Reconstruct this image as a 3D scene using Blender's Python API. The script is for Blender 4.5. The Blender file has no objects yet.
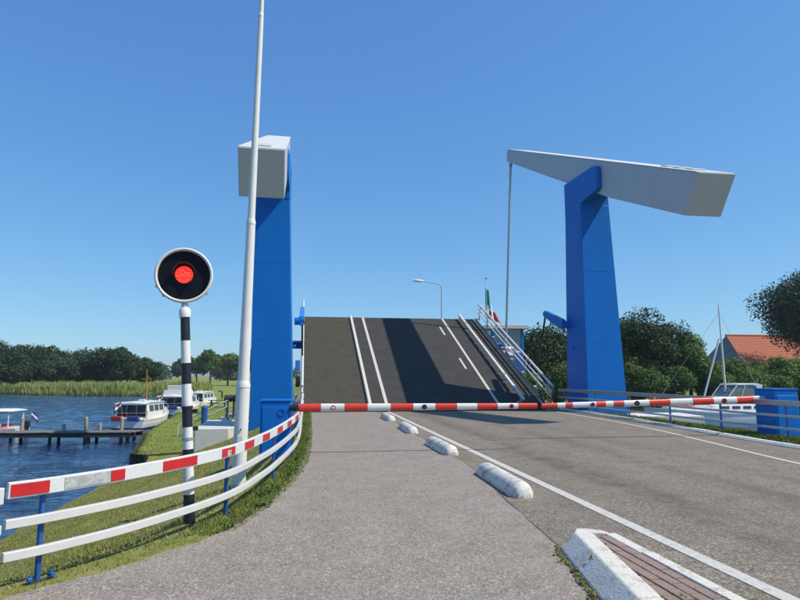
import bpy, bmesh, math, random
import numpy as np
from mathutils import Vector, Matrix

R = math.radians
SC = bpy.context.scene
COL = SC.collection

# ------------------------------------------------------------------ camera
cam_d = bpy.data.cameras.new("camera")
cam_d.sensor_width = 36.0
cam_d.lens = 27.0
cam_d.clip_start = 0.05
cam_d.clip_end = 12000
cam = bpy.data.objects.new("camera", cam_d)
COL.objects.link(cam)
cam.location = (0, 0, 1.65)
cam.rotation_euler = (R(90 + 7.125), 0, R(-8.466))
SC.camera = cam

# ------------------------------------------------------------------ sky and sun
SUN = Vector((0.722, -0.30, 1.0)).normalized()
EL = math.asin(SUN.z)
AZ = math.atan2(SUN.x, SUN.y)
world = bpy.data.worlds.new("World")
SC.world = world
world.use_nodes = True
wn = world.node_tree
wn.nodes.clear()
w_out = wn.nodes.new("ShaderNodeOutputWorld")
w_bg = wn.nodes.new("ShaderNodeBackground")
w_sky = wn.nodes.new("ShaderNodeTexSky")
w_sky.sky_type = 'NISHITA'
w_sky.sun_disc = False
w_sky.sun_elevation = EL
w_sky.sun_rotation = AZ
w_sky.altitude = 0
w_sky.air_density = 1.0
w_sky.dust_density = 0.3
w_sky.ozone_density = 6.0
w_bg.inputs["Strength"].default_value = 0.1
# one even film-like response over the whole sky: flattens its range and deepens the blue
w_sep = wn.nodes.new("ShaderNodeSeparateColor")
w_com = wn.nodes.new("ShaderNodeCombineColor")
wn.links.new(w_sky.outputs[0], w_sep.inputs[0])
for i_, (k_, p_) in enumerate(((0.75, 0.82), (0.955, 0.68), (1.06, 0.44))):
    pw = wn.nodes.new("ShaderNodeMath"); pw.operation = 'POWER'
    ml = wn.nodes.new("ShaderNodeMath"); ml.operation = 'MULTIPLY'
    wn.links.new(w_sep.outputs[i_], pw.inputs[0]); pw.inputs[1].default_value = p_
    wn.links.new(pw.outputs[0], ml.inputs[0]); ml.inputs[1].default_value = 10.0 * k_ * (0.1 ** p_)
    wn.links.new(ml.outputs[0], w_com.inputs[i_])
wn.links.new(w_com.outputs[0], w_bg.inputs[0])
wn.links.new(w_bg.outputs[0], w_out.inputs[0])

sun_d = bpy.data.lights.new("sun", 'SUN')
sun_d.energy = 5.0
sun_d.angle = R(0.53)
sun_d.color = (1.0, 0.92, 0.78)
sun = bpy.data.objects.new("sun", sun_d)
COL.objects.link(sun)
sun.rotation_euler = SUN.to_track_quat('Z', 'Y').to_euler()
sun.location = SUN * 80

SC.view_settings.view_transform = 'Standard'
SC.view_settings.look = 'None'
SC.view_settings.exposure = 0.0
SC.view_settings.gamma = 1.0
SC.view_settings.use_curve_mapping = False
SC.render.engine = 'CYCLES'
SC.cycles.max_bounces = 6
SC.cycles.transparent_max_bounces = 8

# ------------------------------------------------------------------ materials
MATS = {}


def nodes(name):
    m = bpy.data.materials.new(name)
    m.use_nodes = True
    nt = m.node_tree
    b = nt.nodes["Principled BSDF"]
    return m, nt, b


def new(nt, t, **kw):
    n = nt.nodes.new(t)
    for k, v in kw.items():
        if k in n.inputs:
            n.inputs[k].default_value = v
        else:
            setattr(n, k, v)
    return n


def rgba(c):
    return (c[0], c[1], c[2], 1.0)


def mixc(nt, fac, a, b, blend='MIX'):
    n = nt.nodes.new("ShaderNodeMix")
    n.data_type = 'RGBA'
    n.blend_type = blend
    for sock, v in ((n.inputs[0], fac), (n.inputs[6], a), (n.inputs[7], b)):
        if isinstance(v, (int, float)):
            sock.default_value = v
        elif isinstance(v, tuple):
            sock.default_value = rgba(v)
        else:
            nt.links.new(v, sock)
    return n.outputs[2]


def ramp(nt, fac, stops):
    n = nt.nodes.new("ShaderNodeValToRGB")
    el = n.color_ramp.elements
    while len(el) < len(stops):
        el.new(0.5)
    for e, (p, c) in zip(el, stops):
        e.position = p
        e.color = rgba(c) if isinstance(c, tuple) else (c, c, c, 1)
    nt.links.new(fac, n.inputs[0])
    return n.outputs[0]


def coords(nt, kind="Object", scale=(1, 1, 1)):
    t = nt.nodes.new("ShaderNodeTexCoord")
    mp = nt.nodes.new("ShaderNodeMapping")
    mp.inputs["Scale"].default_value = scale
    nt.links.new(t.outputs[kind], mp.inputs[0])
    return mp.outputs[0]


def noise(nt, vec, scale, detail=4, rough=0.6):
    n = nt.nodes.new("ShaderNodeTexNoise")
    n.inputs["Scale"].default_value = scale
    n.inputs["Detail"].default_value = detail
    n.inputs["Roughness"].default_value = rough
    nt.links.new(vec, n.inputs["Vector"])
    return n.outputs["Fac"]


def bump(nt, b, height, strength, dist=0.02):
    n = nt.nodes.new("ShaderNodeBump")
    n.inputs["Strength"].default_value = strength
    n.inputs["Distance"].default_value = dist
    nt.links.new(height, n.inputs["Height"])
    nt.links.new(n.outputs[0], b.inputs["Normal"])


def paint(name, c, rough=0.45, dirt=None, dirt_lo=0.55, dirt_hi=0.75, scale=3.0, vary=0.12, metallic=0.0,
          bumps=0.05, stretch=(1, 1, 1), spec=0.5, dirt_fac=0.7):
    """Painted or plain surface: uneven colour, patches of dirt, fine relief."""
    m, nt, b = nodes(name)
    v = coords(nt, "Object", stretch)
    n1 = noise(nt, v, scale, 5)
    n2 = noise(nt, v, scale * 7, 3)
    lo = tuple(x * (1 - vary) for x in c)
    hi = tuple(min(1, x * (1 + vary)) for x in c)
    col = ramp(nt, n1, [(0.3, lo), (0.7, hi)])
    if dirt:
        mask = ramp(nt, mixc(nt, 0.35, n1, n2), [(dirt_lo, 0.0), (dirt_hi, dirt_fac)])
        col = mixc(nt, mask, col, dirt)
    nt.links.new(col, b.inputs["Base Color"])
    rr = ramp(nt, n2, [(0.2, max(0.05, rough - 0.1)), (0.8, min(1, rough + 0.12))])
    nt.links.new(rr, b.inputs["Roughness"])
    b.inputs["Metallic"].default_value = metallic
    b.inputs["Specular IOR Level"].default_value = spec
    bump(nt, b, n2, bumps)
    MATS[name] = m
    return m


def asphalt(name, dark, mid, light, stain, patch_scale=0.35, seed=0.0, grain=60.0, tracks=()):
    m, nt, b = nodes(name)
    v = coords(nt, "Object")
    vor = nt.nodes.new("ShaderNodeTexVoronoi")
    vor.inputs["Scale"].default_value = grain
    nt.links.new(v, vor.inputs["Vector"])
    vor2 = nt.nodes.new("ShaderNodeTexVoronoi")
    vor2.inputs["Scale"].default_value = grain * 0.45
    nt.links.new(v, vor2.inputs["Vector"])
    sep = nt.nodes.new("ShaderNodeSeparateColor")
    nt.links.new(vor.outputs["Color"], sep.inputs[0])
    sep2 = nt.nodes.new("ShaderNodeSeparateColor")
    nt.links.new(vor2.outputs["Color"], sep2.inputs[0])
    spk = mixc(nt, 0.3, sep.outputs[0], sep2.outputs[1])
    col = ramp(nt, spk, [(0.14, dark), (0.30, mid), (0.66, mid), (0.86, light)])
    fine = noise(nt, v, 160, 2)
    col = mixc(nt, 0.15, col, ramp(nt, fine, [(0.3, dark), (0.7, light)]))
    big = noise(nt, v, patch_scale, 6, 0.65)
    big2 = noise(nt, coords(nt, "Object", (1.6, 0.22, 1)), 1.0, 5, 0.6)
    col = mixc(nt, ramp(nt, big, [(0.45, 0.0), (0.75, 0.3)]), col, stain)
    col = mixc(nt, ramp(nt, big2, [(0.5, 0.0), (0.75, 0.25)]), col, stain)
    med = noise(nt, v, 2.2, 5, 0.7)
    col = mixc(nt, ramp(nt, med, [(0.35, 0.16), (0.6, 0.0)]), col, light)
    # worn wheel tracks: bands along Y, broken up by noise
    if tracks:
        sx = nt.nodes.new("ShaderNodeSeparateXYZ")
        nt.links.new(v, sx.inputs[0])
        for (x0, wd, amt) in tracks:
            s = new(nt, "ShaderNodeMath", operation='SUBTRACT')
            nt.links.new(sx.outputs[0], s.inputs[0]); s.inputs[1].default_value = x0
            a = new(nt, "ShaderNodeMath", operation='ABSOLUTE')
            nt.links.new(s.outputs[0], a.inputs[0])
            mr = nt.nodes.new("ShaderNodeMapRange")
            mr.interpolation_type = 'SMOOTHSTEP'
            nt.links.new(a.outputs[0], mr.inputs[0])
            mr.inputs[1].default_value = 0.0; mr.inputs[2].default_value = wd
            mr.inputs[3].default_value = amt; mr.inputs[4].default_value = 0.0
            mm = new(nt, "ShaderNodeMath", operation='MULTIPLY')
            nt.links.new(mr.outputs[0], mm.inputs[0])
            nt.links.new(ramp(nt, mixc(nt, 0.5, big2, med), [(0.35, 0.1), (0.62, 1.0)]), mm.inputs[1])
            col = mixc(nt, mm.outputs[0], col, stain)
    nt.links.new(col, b.inputs["Base Color"])
    b.inputs["Roughness"].default_value = 0.85
    b.inputs["Specular IOR Level"].default_value = 0.35
    bump(nt, b, mixc(nt, 0.5, vor.outputs["Distance"], fine), 0.5, 0.006)
    MATS[name] = m
    return m


def foliage(name, c_dark, c_mid, c_light, trans=0.3, rough=0.6):
    m, nt, b = nodes(name)
    g = nt.nodes.new("ShaderNodeNewGeometry")
    v = coords(nt, "Object")
    big = noise(nt, v, 0.35, 3)
    f = mixc(nt, 0.55, g.outputs["Random Per Island"], big)
    col = ramp(nt, f, [(0.2, c_dark), (0.5, c_mid), (0.85, c_light)])
    nt.links.new(col, b.inputs["Base Color"])
    b.inputs["Roughness"].default_value = rough
    b.inputs["Specular IOR Level"].default_value = 0.3
    tr = nt.nodes.new("ShaderNodeBsdfTranslucent")
    nt.links.new(mixc(nt, 1.0, col, (1.0, 1.0, 0.45), 'MULTIPLY'), tr.inputs[0])
    ms = nt.nodes.new("ShaderNodeMixShader")
    ms.inputs[0].default_value = trans
    nt.links.new(b.outputs[0], ms.inputs[1])
    nt.links.new(tr.outputs[0], ms.inputs[2])
    nt.links.new(ms.outputs[0], nt.nodes["Material Output"].inputs[0])
    MATS[name] = m
    return m


def glass_dark(name, c, rough=0.06):
    m, nt, b = nodes(name)
    v = coords(nt)
    n1 = noise(nt, v, 1.5, 2)
    nt.links.new(ramp(nt, n1, [(0.3, tuple(x * .6 for x in c)), (0.7, c)]), b.inputs["Base Color"])
    b.inputs["Roughness"].default_value = rough
    b.inputs["Specular IOR Level"].default_value = 0.8
    MATS[name] = m


paint("blue", (0.003, 0.148, 0.52), 0.42, dirt=(0.01, 0.10, 0.32), dirt_lo=0.5, dirt_hi=0.8, scale=1.3, vary=0.10,
      stretch=(1, 1, 0.16), dirt_fac=0.45, bumps=0.02, spec=0.2)
paint("blue_light", (0.03, 0.20, 0.55), 0.4, scale=2, vary=0.08)
paint("blue_dull", (0.015, 0.09, 0.30), 0.5, dirt=(0.05, 0.05, 0.06), dirt_lo=0.62, scale=4)
paint("beam_grey", (0.50, 0.50, 0.485), 0.5, dirt=(0.33, 0.33, 0.31), dirt_lo=0.55, dirt_hi=0.85, scale=0.9, vary=0.05,
      dirt_fac=0.35, bumps=0.02)
paint("beam_top", (0.62, 0.62, 0.60), 0.55, dirt=(0.30, 0.30, 0.28), dirt_lo=0.5, dirt_hi=0.7, scale=3)
paint("white_paint", (0.70, 0.69, 0.655), 0.42, dirt=(0.36, 0.36, 0.34), dirt_lo=0.56, dirt_hi=0.8, scale=5, vary=0.06, dirt_fac=0.55)
paint("white_scuffed", (0.62, 0.63, 0.63), 0.5, dirt=(0.33, 0.34, 0.32), dirt_lo=0.56, dirt_hi=0.64, scale=4.2, vary=0.06, dirt_fac=0.6)
paint("rail_white", (0.58, 0.575, 0.555), 0.45, dirt=(0.36, 0.36, 0.35), dirt_lo=0.56, dirt_hi=0.8, scale=5, vary=0.06, dirt_fac=0.5)
paint("worn_grey", (0.34, 0.35, 0.34), 0.6, dirt=(0.55, 0.55, 0.53), dirt_lo=0.5, dirt_hi=0.6, scale=14, vary=0.15)
paint("grey_paint", (0.42, 0.44, 0.45), 0.45, dirt=(0.25, 0.25, 0.24), scale=4, vary=0.08)
paint("galvanised", (0.40, 0.42, 0.43), 0.4, scale=9, vary=0.15, metallic=0.6)
paint("red_paint", (0.50, 0.014, 0.016), 0.4, dirt=(0.55, 0.22, 0.2), dirt_lo=0.66, dirt_hi=0.85, scale=8, vary=0.1, dirt_fac=0.5)
paint("boom_red", (0.66, 0.045, 0.022), 0.4, scale=5, vary=0.1)
paint("black_paint", (0.012, 0.013, 0.020), 0.42, dirt=(0.05, 0.05, 0.055), scale=5)
paint("black_gloss", (0.006, 0.006, 0.010), 0.4, scale=5, spec=0.15)
paint("black_rubber", (0.015, 0.015, 0.015), 0.8, scale=6)
paint("concrete", (0.60, 0.585, 0.545), 0.85, dirt=(0.24, 0.23, 0.20), dirt_lo=0.5, dirt_hi=0.72, scale=1.8, bumps=0.25)
paint("kerb_white", (0.64, 0.61, 0.545), 0.75, dirt=(0.21, 0.195, 0.165), dirt_lo=0.485, dirt_hi=0.66, scale=6, bumps=0.35, vary=0.1, dirt_fac=0.75)
paint("stone_white", (0.66, 0.63, 0.565), 0.75, dirt=(0.16, 0.15, 0.135), dirt_lo=0.48, dirt_hi=0.62, scale=5.5, bumps=0.4, vary=0.1, dirt_fac=0.8)
paint("brick_paver", (0.285, 0.198, 0.162), 0.9, dirt=(0.15, 0.128, 0.105), dirt_lo=0.46, dirt_hi=0.72, scale=9, bumps=0.5, vary=0.22)
paint("joint_sand", (0.085, 0.085, 0.045), 0.95, scale=30, vary=0.4)
paint("line_white", (0.56, 0.54, 0.49), 0.7, dirt=(0.24, 0.215, 0.18), dirt_lo=0.47, dirt_hi=0.62, scale=16, vary=0.08, bumps=0.3, dirt_fac=0.6)
paint("sand_fringe", (0.30, 0.25, 0.165), 0.95, dirt=(0.17, 0.165, 0.06), dirt_lo=0.45, dirt_hi=0.6, scale=9, vary=0.25, bumps=0.6)
paint("joint_tar", (0.035, 0.034, 0.034), 0.7, scale=14, vary=0.3)
paint("joint_seam", (0.085, 0.08, 0.075), 0.85, dirt=(0.19, 0.175, 0.16), dirt_lo=0.45, dirt_hi=0.6, scale=6, vary=0.3)
paint("steel_dark", (0.03, 0.03, 0.032), 0.6, scale=3, vary=0.3)
paint("timber_grey", (0.16, 0.145, 0.12), 0.85, dirt=(0.07, 0.065, 0.05), scale=3, stretch=(1, 6, 6), bumps=0.4, vary=0.25)
paint("timber_post", (0.30, 0.275, 0.23), 0.85, dirt=(0.10, 0.09, 0.07), scale=3, bumps=0.4, vary=0.2)
paint("timber_dark", (0.045, 0.04, 0.033), 0.85, scale=4, bumps=0.4, vary=0.4)
paint("boat_white", (0.72, 0.72, 0.70), 0.25, dirt=(0.5, 0.5, 0.46), scale=2, vary=0.04, dirt_fac=0.4)
paint("boat_navy", (0.02, 0.03, 0.07), 0.25, scale=2)
paint("boat_cream", (0.62, 0.60, 0.54), 0.35, scale=2, vary=0.05)
paint("cloth_red", (0.38, 0.03, 0.035), 0.8, scale=6, vary=0.2)
paint("cloth_blue", (0.03, 0.06, 0.22), 0.8, scale=6, vary=0.2)
paint("cloth_white", (0.75, 0.75, 0.75), 0.8, scale=6, vary=0.08)
paint("cloth_green", (0.05, 0.36, 0.28), 0.8, scale=6, vary=0.15)
paint("orange_pole", (0.55, 0.22, 0.03), 0.6, scale=6)
paint("roof_orange", (0.43, 0.125, 0.060), 0.8, dirt=(0.28, 0.085, 0.05), dirt_lo=0.45, dirt_hi=0.7, scale=0.9, vary=0.12, bumps=0.3)
paint("slate", (0.15, 0.155, 0.175), 0.7, scale=1.5, vary=0.2)
paint("house_brick", (0.24, 0.12, 0.085), 0.9, scale=2.5, vary=0.2, bumps=0.2)
paint("green_rail", (0.42, 0.55, 0.43), 0.5, scale=5)
paint("bark", (0.075, 0.062, 0.045), 0.9, scale=5, stretch=(1, 1, 0.25), bumps=0.6, vary=0.35)
paint("deck_car", (0.050, 0.048, 0.045), 0.8, dirt=(0.070, 0.067, 0.062), dirt_lo=0.45, dirt_hi=0.75, scale=1.6, vary=0.1, bumps=0.5, dirt_fac=0.5, spec=0.12)
paint("deck_path", (0.062, 0.058, 0.044), 0.85, dirt=(0.080, 0.074, 0.058), dirt_lo=0.45, dirt_hi=0.75, scale=1.8, vary=0.1, bumps=0.5, dirt_fac=0.5, spec=0.12)
paint("kerb_cream", (0.60, 0.565, 0.47), 0.7, dirt=(0.30, 0.28, 0.22), dirt_lo=0.5, dirt_hi=0.7, scale=4, bumps=0.2)
glass_dark("glass", (0.02, 0.025, 0.03))
glass_dark("glass_pale", (0.20, 0.25, 0.24), 0.1)

asphalt("asphalt_path", (0.066, 0.056, 0.046), (0.208, 0.180, 0.150), (0.48, 0.42, 0.355), (0.166, 0.144, 0.120), grain=105)
asphalt("asphalt_road", (0.042, 0.035, 0.027), (0.150, 0.126, 0.096), (0.41, 0.352, 0.275), (0.074, 0.064, 0.052), grain=80,
        tracks=((4.7, 0.55, 0.8), (6.35, 0.5, 0.5), (7.6, 0.45, 0.35)))

foliage("leaf_dark", (0.013, 0.032, 0.013), (0.029, 0.064, 0.021), (0.065, 0.117, 0.034))
foliage("leaf_mid", (0.041, 0.088, 0.023), (0.092, 0.166, 0.039), (0.182, 0.282, 0.066))
foliage("leaf_bush", (0.047, 0.098, 0.026), (0.108, 0.189, 0.046), (0.216, 0.311, 0.085))
foliage("leaf_blue", (0.014, 0.035, 0.023), (0.030, 0.065, 0.035), (0.084, 0.138, 0.073), 0.2)
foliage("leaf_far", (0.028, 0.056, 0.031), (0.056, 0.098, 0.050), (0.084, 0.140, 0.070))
foliage("reed", (0.198, 0.256, 0.075), (0.337, 0.390, 0.129), (0.558, 0.532, 0.214), 0.35, 0.7)
foliage("grass_dry", (0.125, 0.165, 0.034), (0.26, 0.26, 0.075), (0.50, 0.40, 0.17), 0.15, 0.8)
foliage("grass_lush", (0.085, 0.135, 0.028), (0.17, 0.215, 0.05), (0.30, 0.28, 0.095), 0.2, 0.8)
foliage("weed", (0.053, 0.128, 0.022), (0.105, 0.195, 0.038), (0.195, 0.285, 0.075), 0.35, 0.6)

# ground: dry mown grass, greener away from the road
m, nt, b = nodes("ground_grass")
v = coords(nt)
n1 = noise(nt, v, 0.5, 7, 0.65)
n2 = noise(nt, v, 6.0, 5, 0.7)
n3 = noise(nt, v, 40.0, 3, 0.7)
col = ramp(nt, n1, [(0.32, (0.135, 0.19, 0.036)), (0.55, (0.225, 0.245, 0.058)), (0.75, (0.36, 0.30, 0.115))])
col = mixc(nt, ramp(nt, n2, [(0.45, 0.0), (0.7, 0.8)]), col, (0.40, 0.315, 0.15))
col = mixc(nt, ramp(nt, n3, [(0.4, 0.0), (0.7, 0.55)]), col, (0.10, 0.105, 0.03))
sx = nt.nodes.new("ShaderNodeSeparateXYZ"); nt.links.new(v, sx.inputs[0])
mr = nt.nodes.new("ShaderNodeMapRange"); nt.links.new(sx.outputs[1], mr.inputs[0])
mr.inputs[1].default_value = 24; mr.inputs[2].default_value = 34
mr.inputs[3].default_value = 0; mr.inputs[4].default_value = 0.75
col = mixc(nt, mr.outputs[0], col, ramp(nt, n1, [(0.3, (0.15, 0.21, 0.040)), (0.7, (0.25, 0.27, 0.066))]))
nt.links.new(col, b.inputs["Base Color"])
b.inputs["Roughness"].default_value = 0.95
b.inputs["Specular IOR Level"].default_value = 0.1
bump(nt, b, mixc(nt, 0.5, n2, n3), 0.8, 0.05)
MATS["ground_grass"] = m

# water
m, nt, b = nodes("water")
v = coords(nt, "Object", (0.45, 1.5, 1))
b.inputs["Base Color"].default_value = (0.017, 0.054, 0.125, 1)
b.inputs["Roughness"].default_value = 0.06
b.inputs["IOR"].default_value = 1.33
w1 = noise(nt, v, 0.9, 3, 0.6)
w2 = noise(nt, v, 3.2, 3, 0.6)
w3 = noise(nt, v, 0.22, 4, 0.65)
hh = mixc(nt, 0.45, mixc(nt, 0.35, w1, w2), w3)
bump(nt, b, hh, 1.0, 0.35)
MATS["water"] = m

# lit red lens
m, nt, b = nodes("red_lens")
v = coords(nt, "Object")
wv = nt.nodes.new("ShaderNodeTexWave"); wv.bands_direction = 'Z'
wv.inputs["Scale"].default_value = 11; wv.inputs["Distortion"].default_value = 14
wv.inputs["Detail"].default_value = 2
nt.links.new(v, wv.inputs["Vector"])
ec = ramp(nt, wv.outputs["Fac"], [(0.3, (0.95, 0.012, 0.012)), (0.9, (1.0, 0.11, 0.06))])
b.inputs["Base Color"].default_value = (0.5, 0.01, 0.01, 1)
nt.links.new(ec, b.inputs["Emission Color"])
b.inputs["Emission Strength"].default_value = 1.1
b.inputs["Roughness"].default_value = 0.15
MATS["red_lens"] = m


# ------------------------------------------------------------------ mesh helpers
class MB:
    def __init__(s):
        s.v = []
        s.f = []

    def add(s, vs, fs):
        o = len(s.v)
        s.v += [tuple(p) for p in vs]
        s.f += [tuple(i + o for i in q) for q in fs]
        return s

    def box(s, c, d, rot=None):
        hx, hy, hz = d[0] / 2, d[1] / 2, d[2] / 2
        p = [Vector((x, y, z)) for z in (-hz, hz) for y in (-hy, hy) for x in (-hx, hx)]
        if rot is not None:
            p = [rot @ q for q in p]
        p = [q + Vector(c) for q in p]
        return s.add(p, [(0, 2, 3, 1), (4, 5, 7, 6), (0, 1, 5, 4), (2, 6, 7, 3), (0, 4, 6, 2), (1, 3, 7, 5)])

    def prism(s, poly, axis, a, b):
        """poly in the two other axes, extruded along axis from a to b."""
        n = len(poly)

        def P(u, w, t):
            return {'x': (t, u, w), 'y': (u, t, w), 'z': (u, w, t)}[axis]
        vs = [P(u, w, a) for u, w in poly] + [P(u, w, b) for u, w in poly]
        fs = [tuple(range(n))[::-1], tuple(range(n, 2 * n))]
        fs += [(i, (i + 1) % n, n + (i + 1) % n, n + i) for i in range(n)]
        return s.add(vs, fs)

    def loft(s, rings, caps=True, closed=True):
        n = len(rings[0])
        vs = [p for r in rings for p in r]
        fs = []
        for k in range(len(rings) - 1):
            for i in range(n if closed else n - 1):
                j = (i + 1) % n
                fs.append((k * n + i, k * n + j, (k + 1) * n + j, (k + 1) * n + i))
        if caps:
            fs.append(tuple(range(n))[::-1])
            fs.append(tuple((len(rings) - 1) * n + i for i in range(n)))
        return s.add(vs, fs)

    def tube(s, pts, rads, n=10, caps=True):
        pts = [Vector(p) for p in pts]
        if not hasattr(rads, '__len__'):
            rads = [rads] * len(pts)
        rings = []
        prev = None
        for i, p in enumerate(pts):
            d = (pts[min(i + 1, len(pts) - 1)] - pts[max(i - 1, 0)]).normalized()
            if prev is None:
                a = d.orthogonal().normalized()
            else:
                a = (prev - d * prev.dot(d)).normalized()
            prev = a
            bb = d.cross(a)
            rings.append([p + (a * math.cos(t) + bb * math.sin(t)) * rads[i]
                          for t in [2 * math.pi * k / n for k in range(n)]])
        return s.loft(rings, caps)

    def sweep(s, pts, prof):
        """prof: list of (side, up); swept along pts with up = +Z; side points left of travel."""
        pts = [Vector(p) for p in pts]
        rings = []
        for i, p in enumerate(pts):
            d = (pts[min(i + 1, len(pts) - 1)] - pts[max(i - 1, 0)])
            d.z = 0
            d.normalize()
            sd = Vector((-d.y, d.x, 0))
            rings.append([p + sd * a + Vector((0, 0, bz)) for a, bz in prof])
        return s.loft(rings)

    def build(s, name, mat, parent=None, smooth=False, bev=0.0, seg=2, loc=None):
        me = bpy.data.meshes.new(name)
        me.from_pydata(s.v, [], s.f)
        bm = bmesh.new()
        bm.from_mesh(me)
        bmesh.ops.recalc_face_normals(bm, faces=bm.faces)
        if bev > 0:
            ed = [e for e in bm.edges if len(e.link_faces) == 2 and e.calc_face_angle(0) > 0.5]
            bmesh.ops.bevel(bm, geom=ed, offset=bev, segments=seg, profile=0.5, affect='EDGES', clamp_overlap=True)
        bm.to_mesh(me)
        bm.free()
        me.materials.append(MATS[mat])
        if smooth:
            for p in me.polygons:
                p.use_smooth = True
            me.set_sharp_from_angle(angle=R(38))
        o = bpy.data.objects.new(name, me)
        COL.objects.link(o)
        if parent is not None:
            o.parent = parent
        if loc is not None:
            o.location = loc
        return o


def tag(o, label=None, cat=None, group=None, kind=None):
    if label:
        o['label'] = label
    if cat:
        o['category'] = cat
    if group:
        o['group'] = group
    if kind:
        o['kind'] = kind
    return o


def thing(name, loc, label, cat, group=None, rz=0.0, rot=None):
    o = bpy.data.objects.new(name, None)
    o.empty_display_size = 0.3
    COL.objects.link(o)
    o.location = loc
    o.rotation_euler = rot if rot else (0, 0, rz)
    return tag(o, label, cat, group)


def share(src, parent, loc=None, rot=None):
    """A copy of one mesh object (shared data) under parent."""
    c = src.copy()
    COL.objects.link(c)
    c.parent = parent
    if loc is not None:
        c.location = loc
    if rot is not None:
        c.rotation_euler = rot
    return c


def np_mesh(name, verts, faces_n, mat, parent=None):
    """verts (N,3); consecutive groups of faces_n vertices form faces."""
    me = bpy.data.meshes.new(name)
    N = len(verts)
    F = N // faces_n
    me.vertices.add(N)
    me.vertices.foreach_set("co", verts.astype(np.float32).ravel())
    me.loops.add(N)
    me.loops.foreach_set("vertex_index", np.arange(N, dtype=np.int32))
    me.polygons.add(F)
    me.polygons.foreach_set("loop_start", np.arange(0, N, faces_n, dtype=np.int32))
    me.update(calc_edges=True)
    me.materials.append(MATS[mat])
    o = bpy.data.objects.new(name, me)
    COL.objects.link(o)
    if parent is not None:
        o.parent = parent
    return o


def interp(tab):
    ys = np.array([t[0] for t in tab], float)
    xs = np.array([t[1] for t in tab], float)
    return lambda y: np.interp(y, ys, xs)


def smooth_curve(tab, n=8):
    """Catmull-Rom through points (any dimension)."""
    P = [np.array(p, float) for p in tab]
    P = [2 * P[0] - P[1]] + P + [2 * P[-1] - P[-2]]
    out = []
    for i in range(1, len(P) - 2):
        for k in range(n):
            t = k / n
            out.append(0.5 * ((2 * P[i]) + (-P[i - 1] + P[i + 1]) * t + (2 * P[i - 1] - 5 * P[i] + 4 * P[i + 1] - P[i + 2]) * t * t
                              + (-P[i - 1] + 3 * P[i] - 3 * P[i + 1] + P[i + 2]) * t ** 3))
    out.append(P[-2])
    return out


# ------------------------------------------------------------------ plan of the place (metres; +Y along the road)
ZW = -2.6
PATH_L = smooth_curve([(-8, -14), (-4.6, 0), (-3.4, 3.4), (-2.14, 5.15), (-1.55, 5.75), (-0.82, 6.95), (-0.38, 9.0), (-0.08, 12.2),
                       (0.0, 17.0), (0.0, 22.8), (0.0, 27.3)], 8)
SEAM = smooth_curve([(2.2, -14), (2.25, 1), (2.40, 5.4), (2.62, 8.0), (2.9, 11.0), (2.95, 15), (2.95, 21), (2.95, 27.3)], 6)
KERB = smooth_curve([(10.7, -14), (10.68, 4), (10.72, 8), (10.82, 12.2), (11.2, 16.4), (11.6, 20), (11.85, 24), (11.95, 28.2)], 6)
EDGE = smooth_curve([(8.1, -14), (8.3, 2), (8.62, 6), (9.09, 10.3), (9.9, 14.4), (10.48, 17.65), (10.87, 21.7), (11.05, 27.3)], 6)
path_left = interp([(p[1], p[0]) for p in PATH_L])
kerb_right = interp([(p[1], p[0]) for p in KERB])

BANK = [(-6.2, 30.9), (-8.05, 30.2), (-8.6, 32.5), (-9.6, 37.5), (-10.9, 44), (-12.3, 56), (-14.7, 72.7), (-17.8, 103),
        (-24, 126), (-36, 130.6), (-46, 132), (-69, 148.6), (-120, 172), (-220, 200), (-4000, 600)]
bank_x = interp([(p[1], p[0]) for p in BANK[1:]])


def height(x, y):
    """Terrain height; arrays in, array out."""
    x = np.asarray(x, float); y = np.asarray(y, float)
    # near embankment
    d = np.maximum(0, path_left(y) - 0.75 - x)
    zl = -0.03 - 0.36 * d - 0.0 * d
    near = zl
    dr = np.maximum(0, x - 12.75)
    near = near - 0.42 * dr
    over = np.maximum(0, y - 28.4)
    near = near - 1.6 * over
    near = near - 1.3 * np.maximum(0, y - 26.6) * np.clip((-4.9 - x) / 1.0, 0, 1)
    # far embankment beyond the canal
    df = np.maximum(0, np.maximum(-1.0 - x, x - 12.8))
    far = -0.05 - 0.36 * df - 1.6 * np.maximum(0, 39.8 - y)
    # low land on the left and beyond
    inside = (x > bank_x(y)) & (y > 30.2)
    canal = (x > -5.6) & (y < 40) & (y > 28)
    basin = (x > 12) & (x < 75) & (y < 57)
    land = np.where(inside & ~canal & ~basin, np.where(y > 110, -1.75, -2.12), -4.6)
    land = np.where((x >= 75) & (y < 57), -1.6, land)
    far_right = np.where((x > 12) & (y >= 57), -1.7, -9)
    z = np.maximum(np.maximum(near, far), np.maximum(land, far_right))
    return np.maximum(z, -4.6)


# ------------------------------------------------------------------ ground sheet
def axis(segs):
    out = []
    for a, b_, n in segs:
        out += list(np.linspace(a, b_, n, endpoint=False))
    out.append(segs[-1][1])
    return np.array(out)


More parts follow.
